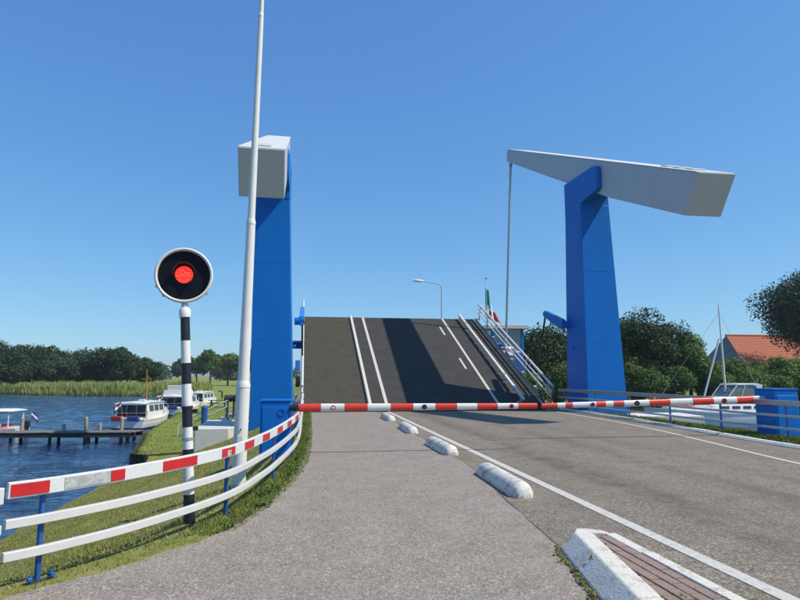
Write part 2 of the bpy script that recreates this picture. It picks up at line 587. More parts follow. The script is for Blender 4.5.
gx = axis([(-5000, -600, 8), (-600, -150, 16), (-150, -40, 50), (-40, -12, 45), (-12, 0, 48), (0, 12, 12), (12, 24, 32), (24, 90, 30), (90, 600, 16), (600, 5000, 8)])
gy = axis([(-60, -2, 14), (-2, 26, 80), (26, 46, 66), (46, 110, 60), (110, 160, 50), (160, 600, 24), (600, 6000, 10)])
GX, GY = np.meshgrid(gx, gy)
rs = np.random.RandomState(3)
GZ = height(GX, GY)
soft = (GZ < -0.06) & (np.abs(GX) < 200) & (GY < 400)
GZ = GZ + np.where(soft, rs.normal(0, 0.02, GZ.shape), 0)
nxg, nyg = len(gx), len(gy)
gv = np.stack([GX.ravel(), GY.ravel(), GZ.ravel()], 1)
ii, jj = np.meshgrid(np.arange(nxg - 1), np.arange(nyg - 1))
a0 = (jj * nxg + ii).ravel()
quads = np.stack([a0, a0 + 1, a0 + 1 + nxg, a0 + nxg], 1)
me = bpy.data.meshes.new("ground")
me.from_pydata(gv.tolist(), [], quads.tolist())
me.materials.append(MATS["ground_grass"])
for p in me.polygons:
    p.use_smooth = True
ground = bpy.data.objects.new("ground", me)
COL.objects.link(ground)
tag(ground, "mown dry grass banks and fields around the bridge", "ground", kind="structure")

wx = axis([(-4000, -260, 8), (-260, -90, 40), (-90, -5, 190), (-5, 400, 60)])
wy = axis([(-60, 12, 20), (12, 60, 150), (60, 150, 180), (150, 620, 50)])
WX, WY = np.meshgrid(wx, wy)
rw = np.random.RandomState(14)
WZ = np.zeros_like(WX)
for k in range(26):
    lam = rw.uniform(.9, 3.6)
    an = rw.normal(math.pi / 2 + .25, .45)
    kx, ky_ = math.cos(an) * 2 * math.pi / lam, math.sin(an) * 2 * math.pi / lam
    WZ += .0035 * lam * np.sin(kx * WX + ky_ * WY + rw.uniform(0, 6.28))
fade = np.clip((WX + 100) / 20, 0, 1) * np.clip((-4 - WX) / 3, 0, 1) * np.clip((160 - WY) / 20, 0, 1)
WZ = ZW + WZ * fade
nwx = len(wx)
ii, jj = np.meshgrid(np.arange(nwx - 1), np.arange(len(wy) - 1))
a0 = (jj * nwx + ii).ravel()
me = bpy.data.meshes.new("water")
me.from_pydata(np.stack([WX.ravel(), WY.ravel(), WZ.ravel()], 1).tolist(), [], np.stack([a0, a0 + 1, a0 + 1 + nwx, a0 + nwx], 1).tolist())
me.materials.append(MATS["water"])
for p in me.polygons:
    p.use_smooth = True
water = bpy.data.objects.new("water", me)
COL.objects.link(water)
tag(water, "rippled blue lake and canal water", "water", kind="structure")


# ------------------------------------------------------------------ road and path
def strip(name, left, right, z, mat, parent=None):
    ys = np.linspace(max(left[0][1], right[0][1]), min(left[-1][1], right[-1][1]), 420)
    lx = interp([(p[1], p[0]) for p in left])(ys)
    rx = interp([(p[1], p[0]) for p in right])(ys)
    m = MB()
    vs = []
    for y, a, b_ in zip(ys, lx, rx):
        vs += [(a, y, z), (b_, y, z)]
    m.add(vs, [(2 * i, 2 * i + 1, 2 * i + 3, 2 * i + 2) for i in range(len(ys) - 1)])
    return m.build(name, mat, parent)


rj = random.Random(12)
PATH_E = [(x + rj.uniform(-.035, .02), y) for x, y in smooth_curve(PATH_L[::2], 6)]
road = strip("road", [(x - 0.3, y) for x, y in SEAM], KERB, 0.0, "asphalt_road")
tag(road, "worn grey brown asphalt road up to the open bridge", "road", kind="structure")
path = strip("cycle_path", PATH_E, SEAM, 0.006, "asphalt_path")
tag(path, "smooth light grey asphalt cycle path left of the road", "path", kind="structure")
far_road = MB().box((5.5, 140, -0.02), (11.6, 200, 0.06)).build("far_road", "asphalt_road")
tag(far_road, "asphalt road beyond the raised bridge", "road", kind="structure")

rj = random.Random(21)
FR = smooth_curve(PATH_L[::2], 5)
fringe = strip("path_fringe", [(x - .03 - .13 * rj.random() ** 2, y) for x, y in FR], [(x + .03, y) for x, y in FR], -.012, "sand_fringe")
tag(fringe, "sandy trodden strip between the path and the grass", "ground", kind="structure")
LINE = [(3.55, -14), (3.55, 2), (3.54, 7.2), (3.53, 16), (3.53, 27.3)]
strip("lane_line", [(x - 0.075, y) for x, y in LINE], [(x + 0.075, y) for x, y in LINE], 0.005, "line_white", road)
strip("edge_line", [(x - 0.06, y) for x, y in EDGE], [(x + 0.06, y) for x, y in EDGE], 0.005, "line_white", road)
E2 = [(x + 0.42, y) for x, y in EDGE if y < 13]
# open seam between path and road
sm = [(x, y) for x, y in SEAM if 2 < y < 20]
jm = MB()
rr = random.Random(5)
vs = []
for x, y in sm:
    wv_ = 0.003 + 0.010 * rr.random()
    ox = rr.uniform(-.012, .012)
    vs += [(x + ox - wv_, y, 0.0105), (x + ox + wv_, y, 0.0105)]
jm.add(vs, [(2 * i, 2 * i + 1, 2 * i + 3, 2 * i + 2) for i in range(len(sm) - 1)]).build("tar_joint", "joint_seam", path)
# thin concrete threshold at the hinge
tag(MB().box((5.6, 27.42, 0.0), (11.9, 0.24, 0.03)).build("bridge_threshold", "steel_dark"), "dark steel threshold strip where the raised deck meets the road", "threshold", kind="structure")

# right white kerb of separate stones
kerb = bpy.data.objects.new("road_kerb", None)
COL.objects.link(kerb)
tag(kerb, "white painted kerb along the right side of the road", "kerb", kind="structure")
ky = np.arange(-3, 28.0, 1.0)
rr = random.Random(8)
for y in ky:
    y0, y1 = y + 0.008, y + 0.992
    x0, x1 = float(kerb_right(y0)), float(kerb_right(y1))
    hh_ = 0.075 + rr.uniform(-.006, .006)
    m = MB().add([(x0, y0, -.1), (x0 + .22, y0, -.1), (x0 + .22, y0, hh_), (x0 + .06, y0, hh_), (x0, y0, hh_ - .05),
                  (x1, y1, -.1), (x1 + .22, y1, -.1), (x1 + .22, y1, hh_), (x1 + .06, y1, hh_), (x1, y1, hh_ - .05)],
                 [(4, 3, 2, 1, 0), (5, 6, 7, 8, 9), (0, 1, 6, 5), (1, 2, 7, 6), (2, 3, 8, 7), (3, 4, 9, 8), (4, 0, 5, 9)])
    m.build("kerb_stone", "kerb_white", kerb)

# ------------------------------------------------------------------ median island, near right
isl = thing("median_island", (2.5, 4, 0), "raised brick island with chipped white kerb at the bottom right of the road", "traffic island")


def iw(m_, name, mat, **kw):      # build in world coordinates, parented to the island
    m_.v = [(a - 2.5, b_ - 4, c) for a, b_, c in m_.v]
    return m_.build(name, mat, isl, **kw)


def lx(y):          # top outer edge of the left kerb
    return 2.52 + (y - 5.62) * 0.185


ys = [1.0, 2.0, 3.0, 3.98, 4.98, 5.62]
for k in range(len(ys) - 1):
    a, b_ = ys[k] + .006, ys[k + 1] - .006
    H = 0.165
    ring = lambda y: [(lx(y) - .15, y, -.05), (lx(y) - .15, y, .025), (lx(y), y, H), (lx(y) + .17, y, H - .004), (lx(y) + .17, y, -.05)]
    iw(MB().loft([ring(a), ring(b_)]), "kerb_stone", "kerb_white", bev=0.012)
# tip stone
b_ = 5.626
iw(MB().add([(lx(b_) - .15, b_, -.05), (lx(b_) - .15, b_, .03), (lx(b_), b_, .165), (lx(b_) + .17, b_, .162), (2.86, b_, .15), (2.95, b_, .10), (2.95, b_, -.05),
             (lx(b_) - .02, 5.86, -.05), (lx(b_) + .02, 5.84, .06), (lx(b_) + .09, 5.79, .16), (lx(b_) + .2, 5.78, .158), (2.84, 5.74, .147), (2.91, 5.74, .10), (2.91, 5.75, -.05)],
            [(0, 1, 2, 3, 4, 5, 6), (7, 13, 12, 11, 10, 9, 8), (0, 7, 8, 1), (1, 8, 9, 2), (2, 9, 10, 3), (3, 10, 11, 4), (4, 11, 12, 5), (5, 12, 13, 6), (6, 13, 7, 0)]),
   "kerb_stone", "kerb_white", bev=0.01)
ys = [1.0, 2.0, 3.0, 4.0, 5.0, 5.62]
for k in range(len(ys) - 1):
    a, b_ = ys[k] + .005, ys[k + 1] - .005
    ring = lambda y: [(2.83, y, -.05), (2.83, y, .15), (2.935, y, .15), (2.965, y, .12), (2.965, y, -.05)]
    if a > 5: ring = lambda y: [(2.815, y, -.05), (2.815, y, .15), (2.92, y, .15), (2.95, y, .12), (2.95, y, -.05)]
    iw(MB().loft([ring(a), ring(b_)]), "kerb_stone", "kerb_white", bev=0.008)
bed = MB().prism([(lx(1.0) + .16, 1.02), (2.84, 1.02), (2.84, 5.5), (2.72, 5.5)], 'z', -.05, .130)
iw(bed, "sand_bed", "joint_sand")
rr = random.Random(13)
sv = []
for k in range(60):
    y_ = 3.0 + k * .047
    sv += [(lx(y_) - .16 - rr.uniform(.02, .075) * (1 if y_ < 5.4 else .5), y_, .0125), (lx(y_) - .14, y_, .0125)]
iw(MB().add(sv, [(2 * i, 2 * i + 1, 2 * i + 3, 2 * i + 2) for i in range(59)]), "soil_edge", "joint_sand")
rr = random.Random(11)
row = 0
x = 2.822
brick_meshes = {}
while x > 1.9:
    x0, x1 = x - 0.098, x
    y = 1.05 - (0.105 if row % 2 else 0)
    while y < 5.5:
        y0, y1 = y, y + 0.203
        if y1 > 2.9 and y0 < 5.5:
            g = .0045
            poly = [(x0 + g, y0 + g), (x1 - g, y0 + g), (x1 - g, min(y1, 5.56) - g), (x0 + g, min(y1, 5.56) - g)]
            # cut along the inner edge of the left kerb
            side = lambda p: p[0] - (lx(p[1]) + .182)
            cut = []
            for i_ in range(4):
                a_, c_ = poly[i_], poly[(i_ + 1) % 4]
                sa, sc_2 = side(a_), side(c_)
                if sa >= 0:
                    cut.append(a_)
                if (sa < 0) != (sc_2 < 0):
                    t_ = sa / (sa - sc_2)
                    cut.append((a_[0] + (c_[0] - a_[0]) * t_, a_[1] + (c_[1] - a_[1]) * t_))
            if len(cut) >= 3:
                ar = abs(sum(cut[q_][0] * cut[(q_ + 1) % len(cut)][1] - cut[(q_ + 1) % len(cut)][0] * cut[q_][1] for q_ in range(len(cut)))) / 2
                if ar > .0015:
                    zt = .143 + rr.uniform(-.002, .002)
                    m_ = MB().prism(cut, 'z', .06, zt)
                    nn = len(cut)
                    tx, ty = rr.uniform(-.012, .012), rr.uniform(-.01, .01)
                    m_.v = [(a_, b2, c_ + ((a_ - x0) * tx + (b2 - y0) * ty if c_ > .1 else 0)) for a_, b2, c_ in m_.v]
                    iw(m_, "brick", "brick_paver", bev=0.004, seg=1)
        y += 0.207
    x -= 0.102
    row += 1

# ------------------------------------------------------------------ white kerb humps between path and road
hump_lab = ["long white concrete hump nearest the camera, beside the brick island", "white concrete hump second nearest on the path edge",
            "white concrete hump third nearest on the path edge", "smallest white concrete hump nearest the red and white boom"]
rr = random.Random(4)
for k, (y0, y1) in enumerate(((8.0, 10.15), (12.35, 14.5), (17.0, 19.1), (21.7, 23.8))):
    L = y1 - y0
    rings = []
    prof = [(0.0, 0.55), (.04, 0.78), (0.12, .95), (.22, 1.0)] + [(t, 1.0) for t in np.linspace(.4, L - .4, 9)] + [(L - .22, 1.0), (L - .12, .95), (L - .04, .78), (L, .55)]
    for t, s in prof:
        ring = []
        for a in np.linspace(0, math.pi, 13):
            wv_ = 0.165 * s * math.cos(a)
            hz = 0.205 * (s ** 1.4) * math.sin(a) ** 0.8
            ring.append((wv_ * (1 + rr.uniform(-.015, .015)), t - L / 2, hz + rr.uniform(-.003, .003) - .004))
        ring += [(-.165 * s, t - L / 2, -.03), (.165 * s, t - L / 2, -.03)]
        rings.append(ring)
    o = MB().loft(rings).build("concrete_hump", "stone_white", smooth=True, loc=(2.92, (y0 + y1) / 2, 0.004))
    o.rotation_euler.z = R((-1.5, .6, -.4, .3)[k])
    tag(o, hump_lab[k], "kerb hump", "white humps along the path edge")

# ------------------------------------------------------------------ left railing
fence_pts = [(-4.4, 3.55), (-3.3, 4.5), (-2.45, 5.25), (-2.09, 5.6), (-1.55, 6.35), (-0.95, 7.61), (-0.66, 9.0), (-0.5, 10.15), (-0.34, 11.8), (-0.24, 13.44), (-0.22, 16.5), (-0.25, 20.5), (-0.27, 26.9)]
FC = [Vector((p[0], p[1], 0)) for p in smooth_curve(fence_pts, 14)]
cum = [0.0]
for a, b_ in zip(FC, FC[1:]):
    cum.append(cum[-1] + (b_ - a).length)


def fat(s):
    i = int(np.searchsorted(cum, s)) - 1
    i = max(0, min(i, len(FC) - 2))
    t = (s - cum[i]) / (cum[i + 1] - cum[i])
    return FC[i].lerp(FC[i + 1], t)


def fseg(s0, s1, step=0.18):
    n = max(2, int((s1 - s0) / step) + 1)
    return [fat(s) for s in np.linspace(s0, s1, n)]


def s_of(pt):
    return cum[min(range(len(FC)), key=lambda i: (FC[i] - Vector((pt[0], pt[1], 0))).length)]


fen = thing("railing", (0, 0, 0), "white three bar railing with red reflective panels curving along the cycle path", "railing")
S_END = cum[-1]
S_J = 2.705         # joint between two rail lengths, at the left edge of the view
TOPZ = 0.735
prof_top = [(-.02, -.064), (.02, -.064), (.026, -.058), (.026, .058), (.02, .064), (-.02, .064), (-.026, .058), (-.026, -.058)]
prof_low = [(-.022, -.036), (.022, -.036), (.027, -.031), (.027, .031), (.022, .036), (-.022, .036), (-.027, .031), (-.027, -.031)]


def frail(name, s0, s1, z, prof, mat, parent, rise=0.0):
    P = [p + Vector((0, 0, z + rise * min(1, max(0, (p.y - 7) / 7)))) for p in fseg(s0, s1)]
    return MB().sweep(P, prof).build(name, mat, parent, smooth=True)


for (s0, s1, dz) in ((0.0, S_J - .03, -.035), (S_J + .0, S_END, 0.0)):
    t = frail("top_rail", s0, s1, TOPZ + dz, prof_top, "white_scuffed", fen, .06)
    frail("middle_rail", s0, s1, 0.475 + dz, prof_low, "rail_white", fen, .05)
    frail("bottom_rail", s0, s1, 0.225 + dz, prof_low, "rail_white", fen, .03)
# red panels on the road side of the top rail
prof_red = [(-.0315, -.048), (-.0265, -.048), (-.0265, .048), (-.0315, .048)]
s = S_J + 0.03
k = 0
panels = [(2.72, 3.005), (3.56, 3.707), (4.182, 4.71), (5.201, 5.533), (5.871, 6.268), (6.754, 7.175), (7.81, 8.307), (8.9, 9.474), (10.2, 10.8), (11.6, 12.2)]
for a, b_ in panels:
    P = [p + Vector((0, 0, TOPZ + .06 * min(1, max(0, (p.y - 7) / 7)))) for p in fseg(a, b_, .06)]
    MB().sweep(P, prof_red).build("red_panel", "red_paint", fen)
P = [p + Vector((0, 0, TOPZ)) for p in fseg(3.13, 3.555, .06)]
MB().sweep(P, prof_red).build("worn_panel", "worn_grey", fen)
P = [p + Vector((0, 0, TOPZ - .02)) for p in fseg(5.33, 5.42, .04)]
MB().sweep(P, [(-.0335, -.02), (-.0305, -.02), (-.0305, .045), (-.0335, .045)]).build("worn_panel", "worn_grey", fen)
for i, pt in enumerate([(-3.3, 4.5), (-2.14, 5.55), (-0.93, 7.66), (-0.5, 10.15), (-0.28, 12.6), (-0.225, 15.2), (-.22, 18), (-.25, 20.8), (-.26, 23.6), (-.27, 26.6)]):
    c = fat(s_of(pt))
    i0 = min(range(len(FC)), key=lambda q: (FC[q] - c).length)
    d = (FC[min(i0 + 1, len(FC) - 1)] - FC[max(i0 - 1, 0)]).normalized()
    sd = Vector((-d.y, d.x, 0))
    c = c + sd * 0.062
    ang = math.atan2(d.y, d.x)
    po = MB().box((0, 0, 0.34), (.036, .045, .84)).build("post", "blue_dull", fen, bev=.006, seg=1, loc=c)
    po.rotation_euler.z = ang
    if i in (0, 1):
        for sgn in (-1, 1):
            ft = MB().box((0, 0, .008), (.04, .05, .035)).box((0, 0, .03), (.02, .02, .03)).build("anchor_foot", "blue_dull", po, bev=.006, seg=1, loc=(sgn * .085, -.05, .0))
            ft.rotation_euler.z = .3 * sgn
        MB().box((0, -.03, -.035), (.24, .06, .02)).build("base_plate", "steel_dark", po)

# ------------------------------------------------------------------ signal with red light
sig = thing("signal_light", (-1.33, 7.42, -0.1), "round black signal with lit red lamp on a black and white banded pole", "signal light")
lean = -0.064


def sp(z):
    return Vector((lean * z, 0, z))


bands = [(-0.1, .29, 'black_paint'), (.29, .672, 'white_paint'), (.672, .797, 'black_paint'), (.797, 1.048, 'white_paint'), (1.048, 1.29, 'black_paint'), (1.29, 1.545, 'white_paint'),
         (1.545, 1.79, 'black_paint'), (1.79, 2.054, 'white_paint'), (2.054, 2.33, 'black_paint')]
for a, b_, mt in bands:
    MB().tube([sp(a + .1), sp(b_ + .1)], [.062 - .004 * a, .062 - .004 * b_], 20).build("pole_band", mt, sig, smooth=True)
MB().tube([sp(2.43), sp(2.45), sp(2.52), sp(2.55)], [.066, .068, .066, .045], 20).build("pole_cap", "white_paint", sig, smooth=True)
MB().tube([sp(2.5), sp(2.612)], [.038, .038], 16).build("neck", "grey_paint", sig, smooth=True)
hc = sp(2.93 + 0.005)
# housing: ring lathed about -Y, turned a little to the camera
hd = MB()
ring_prof = [(0.30, .10), (.325, .05), (.335, -.01), (.330, -.05), (.316, -.062), (.300, -.055), (.296, -.02), (.296, .0)]
N = 48
hd.loft([[(r * math.cos(t), y, r * math.sin(t)) for t in [2 * math.pi * i / N for i in range(N)]] for r, y in ring_prof], caps=False)
rim = hd.build("rim", "white_paint", sig, smooth=True, loc=hc)
rim.rotation_euler.z = R(10)
hb = MB()
hb.loft([[(r * math.cos(t), y, r * math.sin(t)) for t in [2 * math.pi * i / N for i in range(N)]] for r, y in [(.298, -.005), (.298, .1), (.2, .16), (.05, .17)]])
body = hb.build("housing", "black_gloss", rim, smooth=True)
vs = MB()
arc = [R(a) for a in range(-15, 196, 10)]
vs.loft([[(r * math.cos(t), y, r * math.sin(t) + .02) for t in arc] for r, y in [(.122, -.004), (.128, -.12), (.124, -.12), (.117, -.004)]], caps=False, closed=False)
vs.build("visor", "black_paint", rim, smooth=True)
ln = MB().loft([[(r * math.cos(t), y, r * math.sin(t) + .01) for t in [2 * math.pi * i / 32 for i in range(32)]] for r, y in [(.104, -.008), (.1, -.022), (.075, -.036), (.04, -.044), (.008, -.046)]])
ln.build("lamp_lens", "red_lens", rim, smooth=True)
MB().tube([(0, -.006, .01), (0, -.012, .01)], .118, 32).build("lens_surround", "black_rubber", rim)
for a in (205, 228, 322):
    MB().box((.33 * math.cos(R(a)), .02, .33 * math.sin(R(a))), (.03, .05, .03)).build("clip", "galvanised", rim, bev=.004, seg=1)
for z_, mt in ((1.0, 'white_paint'), (1.36, 'black_paint')):
    MB().tube([sp(z_), sp(z_ + .03)], .066, 20).build("clamp", mt if z_ > 1.1 else "galvanised", sig, smooth=True)
for z_ in (1.33, 1.13):
    MB().box(sp(z_) + Vector((.085, .02, 0)), (.06, .03, .05)).build("bracket", "black_paint", sig, bev=.005, seg=1)

# ------------------------------------------------------------------ tall white mast, left
mast = thing("mast", (-1.085, 10.0, -0.15), "tall tapering white steel mast rising out of view beside the left blue tower", "mast")


def mp_(z):
    return Vector((0.016 * z, 0, z))


MB().tube([mp_(0), mp_(1.62)], [.112, .108], 24).build("base_section", "white_paint", mast, smooth=True)
MB().tube([mp_(1.60), mp_(1.64), mp_(1.71)], [.114, .114, .094], 24).build("collar", "white_paint", mast, smooth=True)
MB().tube([mp_(1.69), mp_(4.3)], [.092, .072], 24).build("middle_section", "white_paint", mast, smooth=True)
MB().tube([mp_(4.28), mp_(4.32), mp_(4.38)], [.077, .077, .064], 24).build("collar", "white_paint", mast, smooth=True)
MB().tube([mp_(4.36), mp_(8.0)], [.062, .046], 20).build("upper_section", "white_paint", mast, smooth=True)
MB().tube([mp_(7.98), mp_(8.01), mp_(8.05)], [.05, .05, .04], 20).build("collar", "white_paint", mast, smooth=True)
MB().tube([mp_(8.03), mp_(11.4)], [.040, .028], 16).build("top_section", "white_paint", mast, smooth=True)
MB().box(mp_(.75) + Vector((0, -.113, 0)), (.08, .012, .22)).build("hatch", "white_paint", mast, bev=.004, seg=1)
MB().tube([mp_(.95) + Vector((.01, -.125, 0)), mp_(.95) + Vector((.01, -.1, 0))], .012, 10).build("bolt", "steel_dark", mast)


# ------------------------------------------------------------------ bridge towers, balance beams, lifting rods
def tower(loc, sgn, label, tl):
    """sgn=+1: road is on the -X side (right tower). Local x=0 is the road face, y=0 the front of the base."""
    t = thing("bridge_tower", loc, label, "bridge tower", "blue bridge towers")
    w0, w1, inner1 = tl
    S = sgn

    def ring(z, xi, xo, yf, yb):
        return [(S * xi, yf, z), (S * xo, yf, z), (S * xo, yb, z), (S * xi, yb, z)]
    m = MB().loft([ring(-2.6, 0, w0 + .1, -.02, 2.3), ring(0.4, 0, w0, 0, 2.22), ring(9.55, inner1, w1, 0.04, 1.72)])
    m.build("shaft", "blue", t, bev=.02)
    for zz in (3.1, 6.4):          # horizontal weld seams
        f_ = (zz - .4) / 9.15
        xi, xo, yb_ = inner1 * f_, w0 + (w1 - w0) * f_, 2.22 - .5 * f_
        MB().loft([ring(zz + q_, xi - .004, xo + .004, .04 * f_ - .004, yb_ + .004) for q_ in (-.012, .012)]).build("weld_seam", "blue", t)
    # wedge shaped head under the beam
    h = MB().add([(S * (inner1 + .0), .045, 9.552), (S * w1, .045, 9.552), (S * w1, 1.715, 9.552), (S * (inner1 + .0), 1.715, 9.552),
                  (S * (inner1 + .0), .048, 10.12), (S * (w1 - .02), .048, 10.12), (S * (w1 - .02), 1.7, 10.85), (S * (inner1 + .0), 1.7, 10.85)],
                 [(3, 2, 1, 0), (4, 5, 6, 7), (0, 1, 5, 4), (1, 2, 6, 5), (2, 3, 7, 6), (3, 0, 4, 7)])
    h.build("head", "blue", t, bev=.015)
    # cheek plate with the pivot, projecting to the front
    pr = [(1.72, 9.2), (1.72, 11.0), (-1.28, 10.9), (-1.5, 10.86), (-1.64, 10.76), (-1.71, 10.6), (-1.68, 9.88), (-1.62, 9.78), (-1.5, 9.73), (0.0, 9.58), (0.02, 9.2)]
    c = MB().prism(pr, 'x', S * (inner1 - .012), S * (inner1 + .2))
    c.build("cheek_plate", "blue", t, bev=.02)
    ax = MB().tube([(S * (inner1 - .018), -.75, 10.32), (S * (inner1 + .22), -.75, 10.32)], .11, 24).build("pivot_boss", "blue", t, smooth=True)
    return t


tR = tower((12.3, 25.6, 0), 1, "blue steel bridge tower right of the road, lit front and shaded side", (1.86, 1.42, 0.0))
tL = tower((-0.72, 25.6, 0), -1, "blue steel bridge tower left of the road behind the white mast", (1.70, 1.76, 0.30))
# operating lever on each tower's road side, with its push rod
for t, S in ((tR, 1), (tL, -1)):
    x0 = -.06 * S
    pr = [(1.6, 3.88), (2.0, 3.88), (3.97, 4.68), (4.02, 4.8), (3.92, 4.92), (3.75, 4.94), (1.6, 4.28)]
    MB().prism(pr, 'x', S * -.2, S * -.40).build("operating_lever", "blue_light" if S < 0 else "blue", t, bev=.03)
    MB().tube([(S * .02, 1.75, 4.05), (S * -.42, 1.75, 4.08)], .17, 20).build("lever_hub", "blue", t, smooth=True)
    MB().tube([(S * -.3, 3.85, 4.75), (S * -.32, 5.1, 2.1)], .05, 12).build("push_rod", "steel_dark", t, smooth=True)
    MB().tube([(S * .03, 1.3, 2.9), (S * -.08, 1.3, 2.9)], .07, 12).build("bolt_head", "blue", t)
# gearbox and cabinet details on the left tower beside the deck
for (c, d, mt) in (((.16, 2.6, 2.1), (.22, .5, .45), "blue_light"), ((.17, 2.7, 1.35), (.2, .4, .5), "steel_dark"), ((.15, 2.5, .6), (.2, .5, .4), "grey_paint")):
    MB().box(c, d).build("gear_housing", mt, tL, bev=.03)

prof_beam = [(36.35, 16.31), (17.41, 8.27), (18.28, 7.04), (23.23, 9.13), (27.69, 11.26), (36.6, 15.59)]


def beam(name, x_in, S, yaw, label):
    b0 = thing("balance_beam", (x_in, 24.85, 10.3), label, "balance beam", "grey balance beams on the towers", rz=yaw)
    pr = [(y - 24.85, z - 10.3) for y, z in prof_beam]
    MB().prism(pr, 'x', 0, S * 1.36).build("box_girder", "beam_grey", b0, bev=.025)
    # top plate edges and stiffener joint lines
    d = Vector((0, pr[1][0] - pr[0][0], pr[1][1] - pr[0][1])).normalized()
    rot = Matrix.Rotation(math.atan2(-d.z, -d.y), 3, 'X')
    up = rot @ Vector((0, 0, 1))
    for k, (a, ln_) in enumerate(((0.12, 3.9), (4.06, 5.2), (9.3, 5.6), (14.94, 5.5))):
        st = Vector((S * .68, pr[1][0], pr[1][1])) + (-d) * (a + ln_ / 2) + up * .012
        MB().box(st, (1.40, ln_, .03), rot).build("top_plate", "beam_top", b0, bev=.006, seg=1)
    for a in (1.2, 2.0, 2.8):
        st = Vector((S * .68, pr[1][0], pr[1][1])) + (-d) * a + up * .05
        MB().box(st, (.5, .45, .05), rot).build("ballast_cover", "beam_top", b0, bev=.008, seg=1)
    return b0


bR = beam("R", 12.52, 1, 0.0, "long grey balance beam tilted on the right tower, seen from the side")
bL = beam("L", -1.10, -1, R(1.9), "grey balance beam on the left tower, its square end facing the camera")


def rod(top, bot, label):
    r0 = thing("lifting_rod", bot, label, "lifting rod", "steel rods between the beams and the deck")
    v = Vector(top) - Vector(bot)
    MB().tube([(0, 0, 0), v], .075, 14).build("bar", "galvanised", r0, smooth=True)
    for p in (Vector((0, 0, 0)), v):
        MB().box(p, (.14, .26, .34)).build("clevis", "galvanised", r0, bev=.02)
    return r0


rod((12.62, 36.05, 15.15), (12.45, 37.3, 3.45), "thin grey lifting rod hanging from the far tip of the right beam")
rod((-1.72, 36.05, 15.15), (-1.35, 37.3, 3.45), "thin grey lifting rod hanging behind the left blue tower")

# ------------------------------------------------------------------ raised bridge leaf
leaf = thing("bridge_deck", (0, 27.5, 0.1), "raised dark asphalt drawbridge deck with white lines and side railings", "drawbridge deck", rot=(R(24), 0, R(0.8)))
LL = 13.1
MB().box((1.25, LL / 2, -.06), (3.02, LL, .12)).build("cycle_lane_surface", "deck_path", leaf)
MB().box((6.36, LL / 2, -.064), (7.18, LL, .12)).build("carriageway_surface", "deck_car", leaf)
MB().box((10.46, LL / 2, -.06), (.99, LL, .12)).build("footway_surface", "deck_path", leaf)
MB().box((5.5, LL / 2, -.26), (11.5, LL - .02, .27)).build("deck_plate", "steel_dark", leaf)
for x_ in (-.05, 3.6, 7.4, 11.0):
    MB().box((x_, LL / 2, -.82), (.3, LL - .1, .84)).build("girder", "blue_dull", leaf)
for k in range(5):
    MB().box((5.5, 1.2 + k * 2.65, -.7), (10.9, .2, .58)).build("cross_beam", "blue_dull", leaf)
MB().box((5.5, 11.0 - 0.0, -1.15), (14.2, .35, .4)).build("lifting_outrigger", "blue_dull", leaf)
# white raised kerb beam, jointed
for k in range(4):
    y0 = .15 + k * 3.24
    ring = lambda y: [(2.66, y, -.01), (2.66, y, .09), (2.69, y, .15), (2.81, y, .15), (2.84, y, .09), (2.84, y, -.01)]
    MB().loft([ring(y0), ring(y0 + 3.22)]).build("kerb_beam", "kerb_cream", leaf, bev=.015)
MB().box((3.55, LL / 2, .004), (.15, LL - .05, .012)).build("white_line", "line_white", leaf)
MB().box((8.93, LL / 2, .004), (.13, LL - .05, .012)).build("white_line", "line_white", leaf)
for a, b_ in ((4.6, 6.1), (9.9, 11.4)):
    MB().box((8.42, (a + b_) / 2, .004), (.11, b_ - a, .012)).build("white_dash", "line_white", leaf)
# low guard rail between carriageway and footway
MB().box((10.1, LL / 2 + .2, .30), (.13, LL - .2, .11)).build("guard_bar", "rail_white", leaf, smooth=True)
for k in range(12):
    MB().box((10.1, .6 + k * 1.12, .12), (.09, .07, .28)).build("guard_post", "grey_paint", leaf, bev=.008, seg=1)
    MB().box((10.03, .6 + k * 1.12, .012), (.24, .16, .022)).build("guard_foot", "galvanised", leaf)
# dark edge channel with thin bars beside the footway
for x_, w_, mt, n_ in ((11.00, .06, "steel_dark", .05), (11.09, .02, "galvanised", .06), (11.18, .02, "galvanised", .06), (11.27, .06, "steel_dark", .08)):
    MB().box((x_, LL / 2, n_ / 2 - .02), (w_, LL - .02, n_)).build("edge_bar", mt, leaf)


def deck_rail(x_, top_mat, label):
    for z_, r_ in ((1.04, .062), (.72, .038), (.45, .038)):
        MB().tube([(x_, .25, z_), (x_, LL + .15, z_)], r_, 12).build("hand_rail", top_mat, leaf, smooth=True)
    for k in range(8):
        y = .3 + k * 1.8
        MB().box((x_ + (.05 if x_ > 5 else -.05), y, .5), (.05, .09, 1.06)).build("rail_post", "galvanised" if x_ > 5 else top_mat, leaf, bev=.008, seg=1)
        MB().box((x_ + (.0 if x_ > 5 else .0), y + .05, .08), (.16, .22, .06)).build("rail_foot", "grey_paint", leaf)


deck_rail(11.42, "rail_white", "")
deck_rail(-.34, "rail_white", "")
MB().box((11.75, 7.3, .1), (.5, .3, .25)).build("latch_box", "white_paint", leaf, bev=.02)
MB().box((11.7, 7.0, -.25), (.3, .7, .5)).build("latch_box", "grey_paint", leaf, bev=.02)


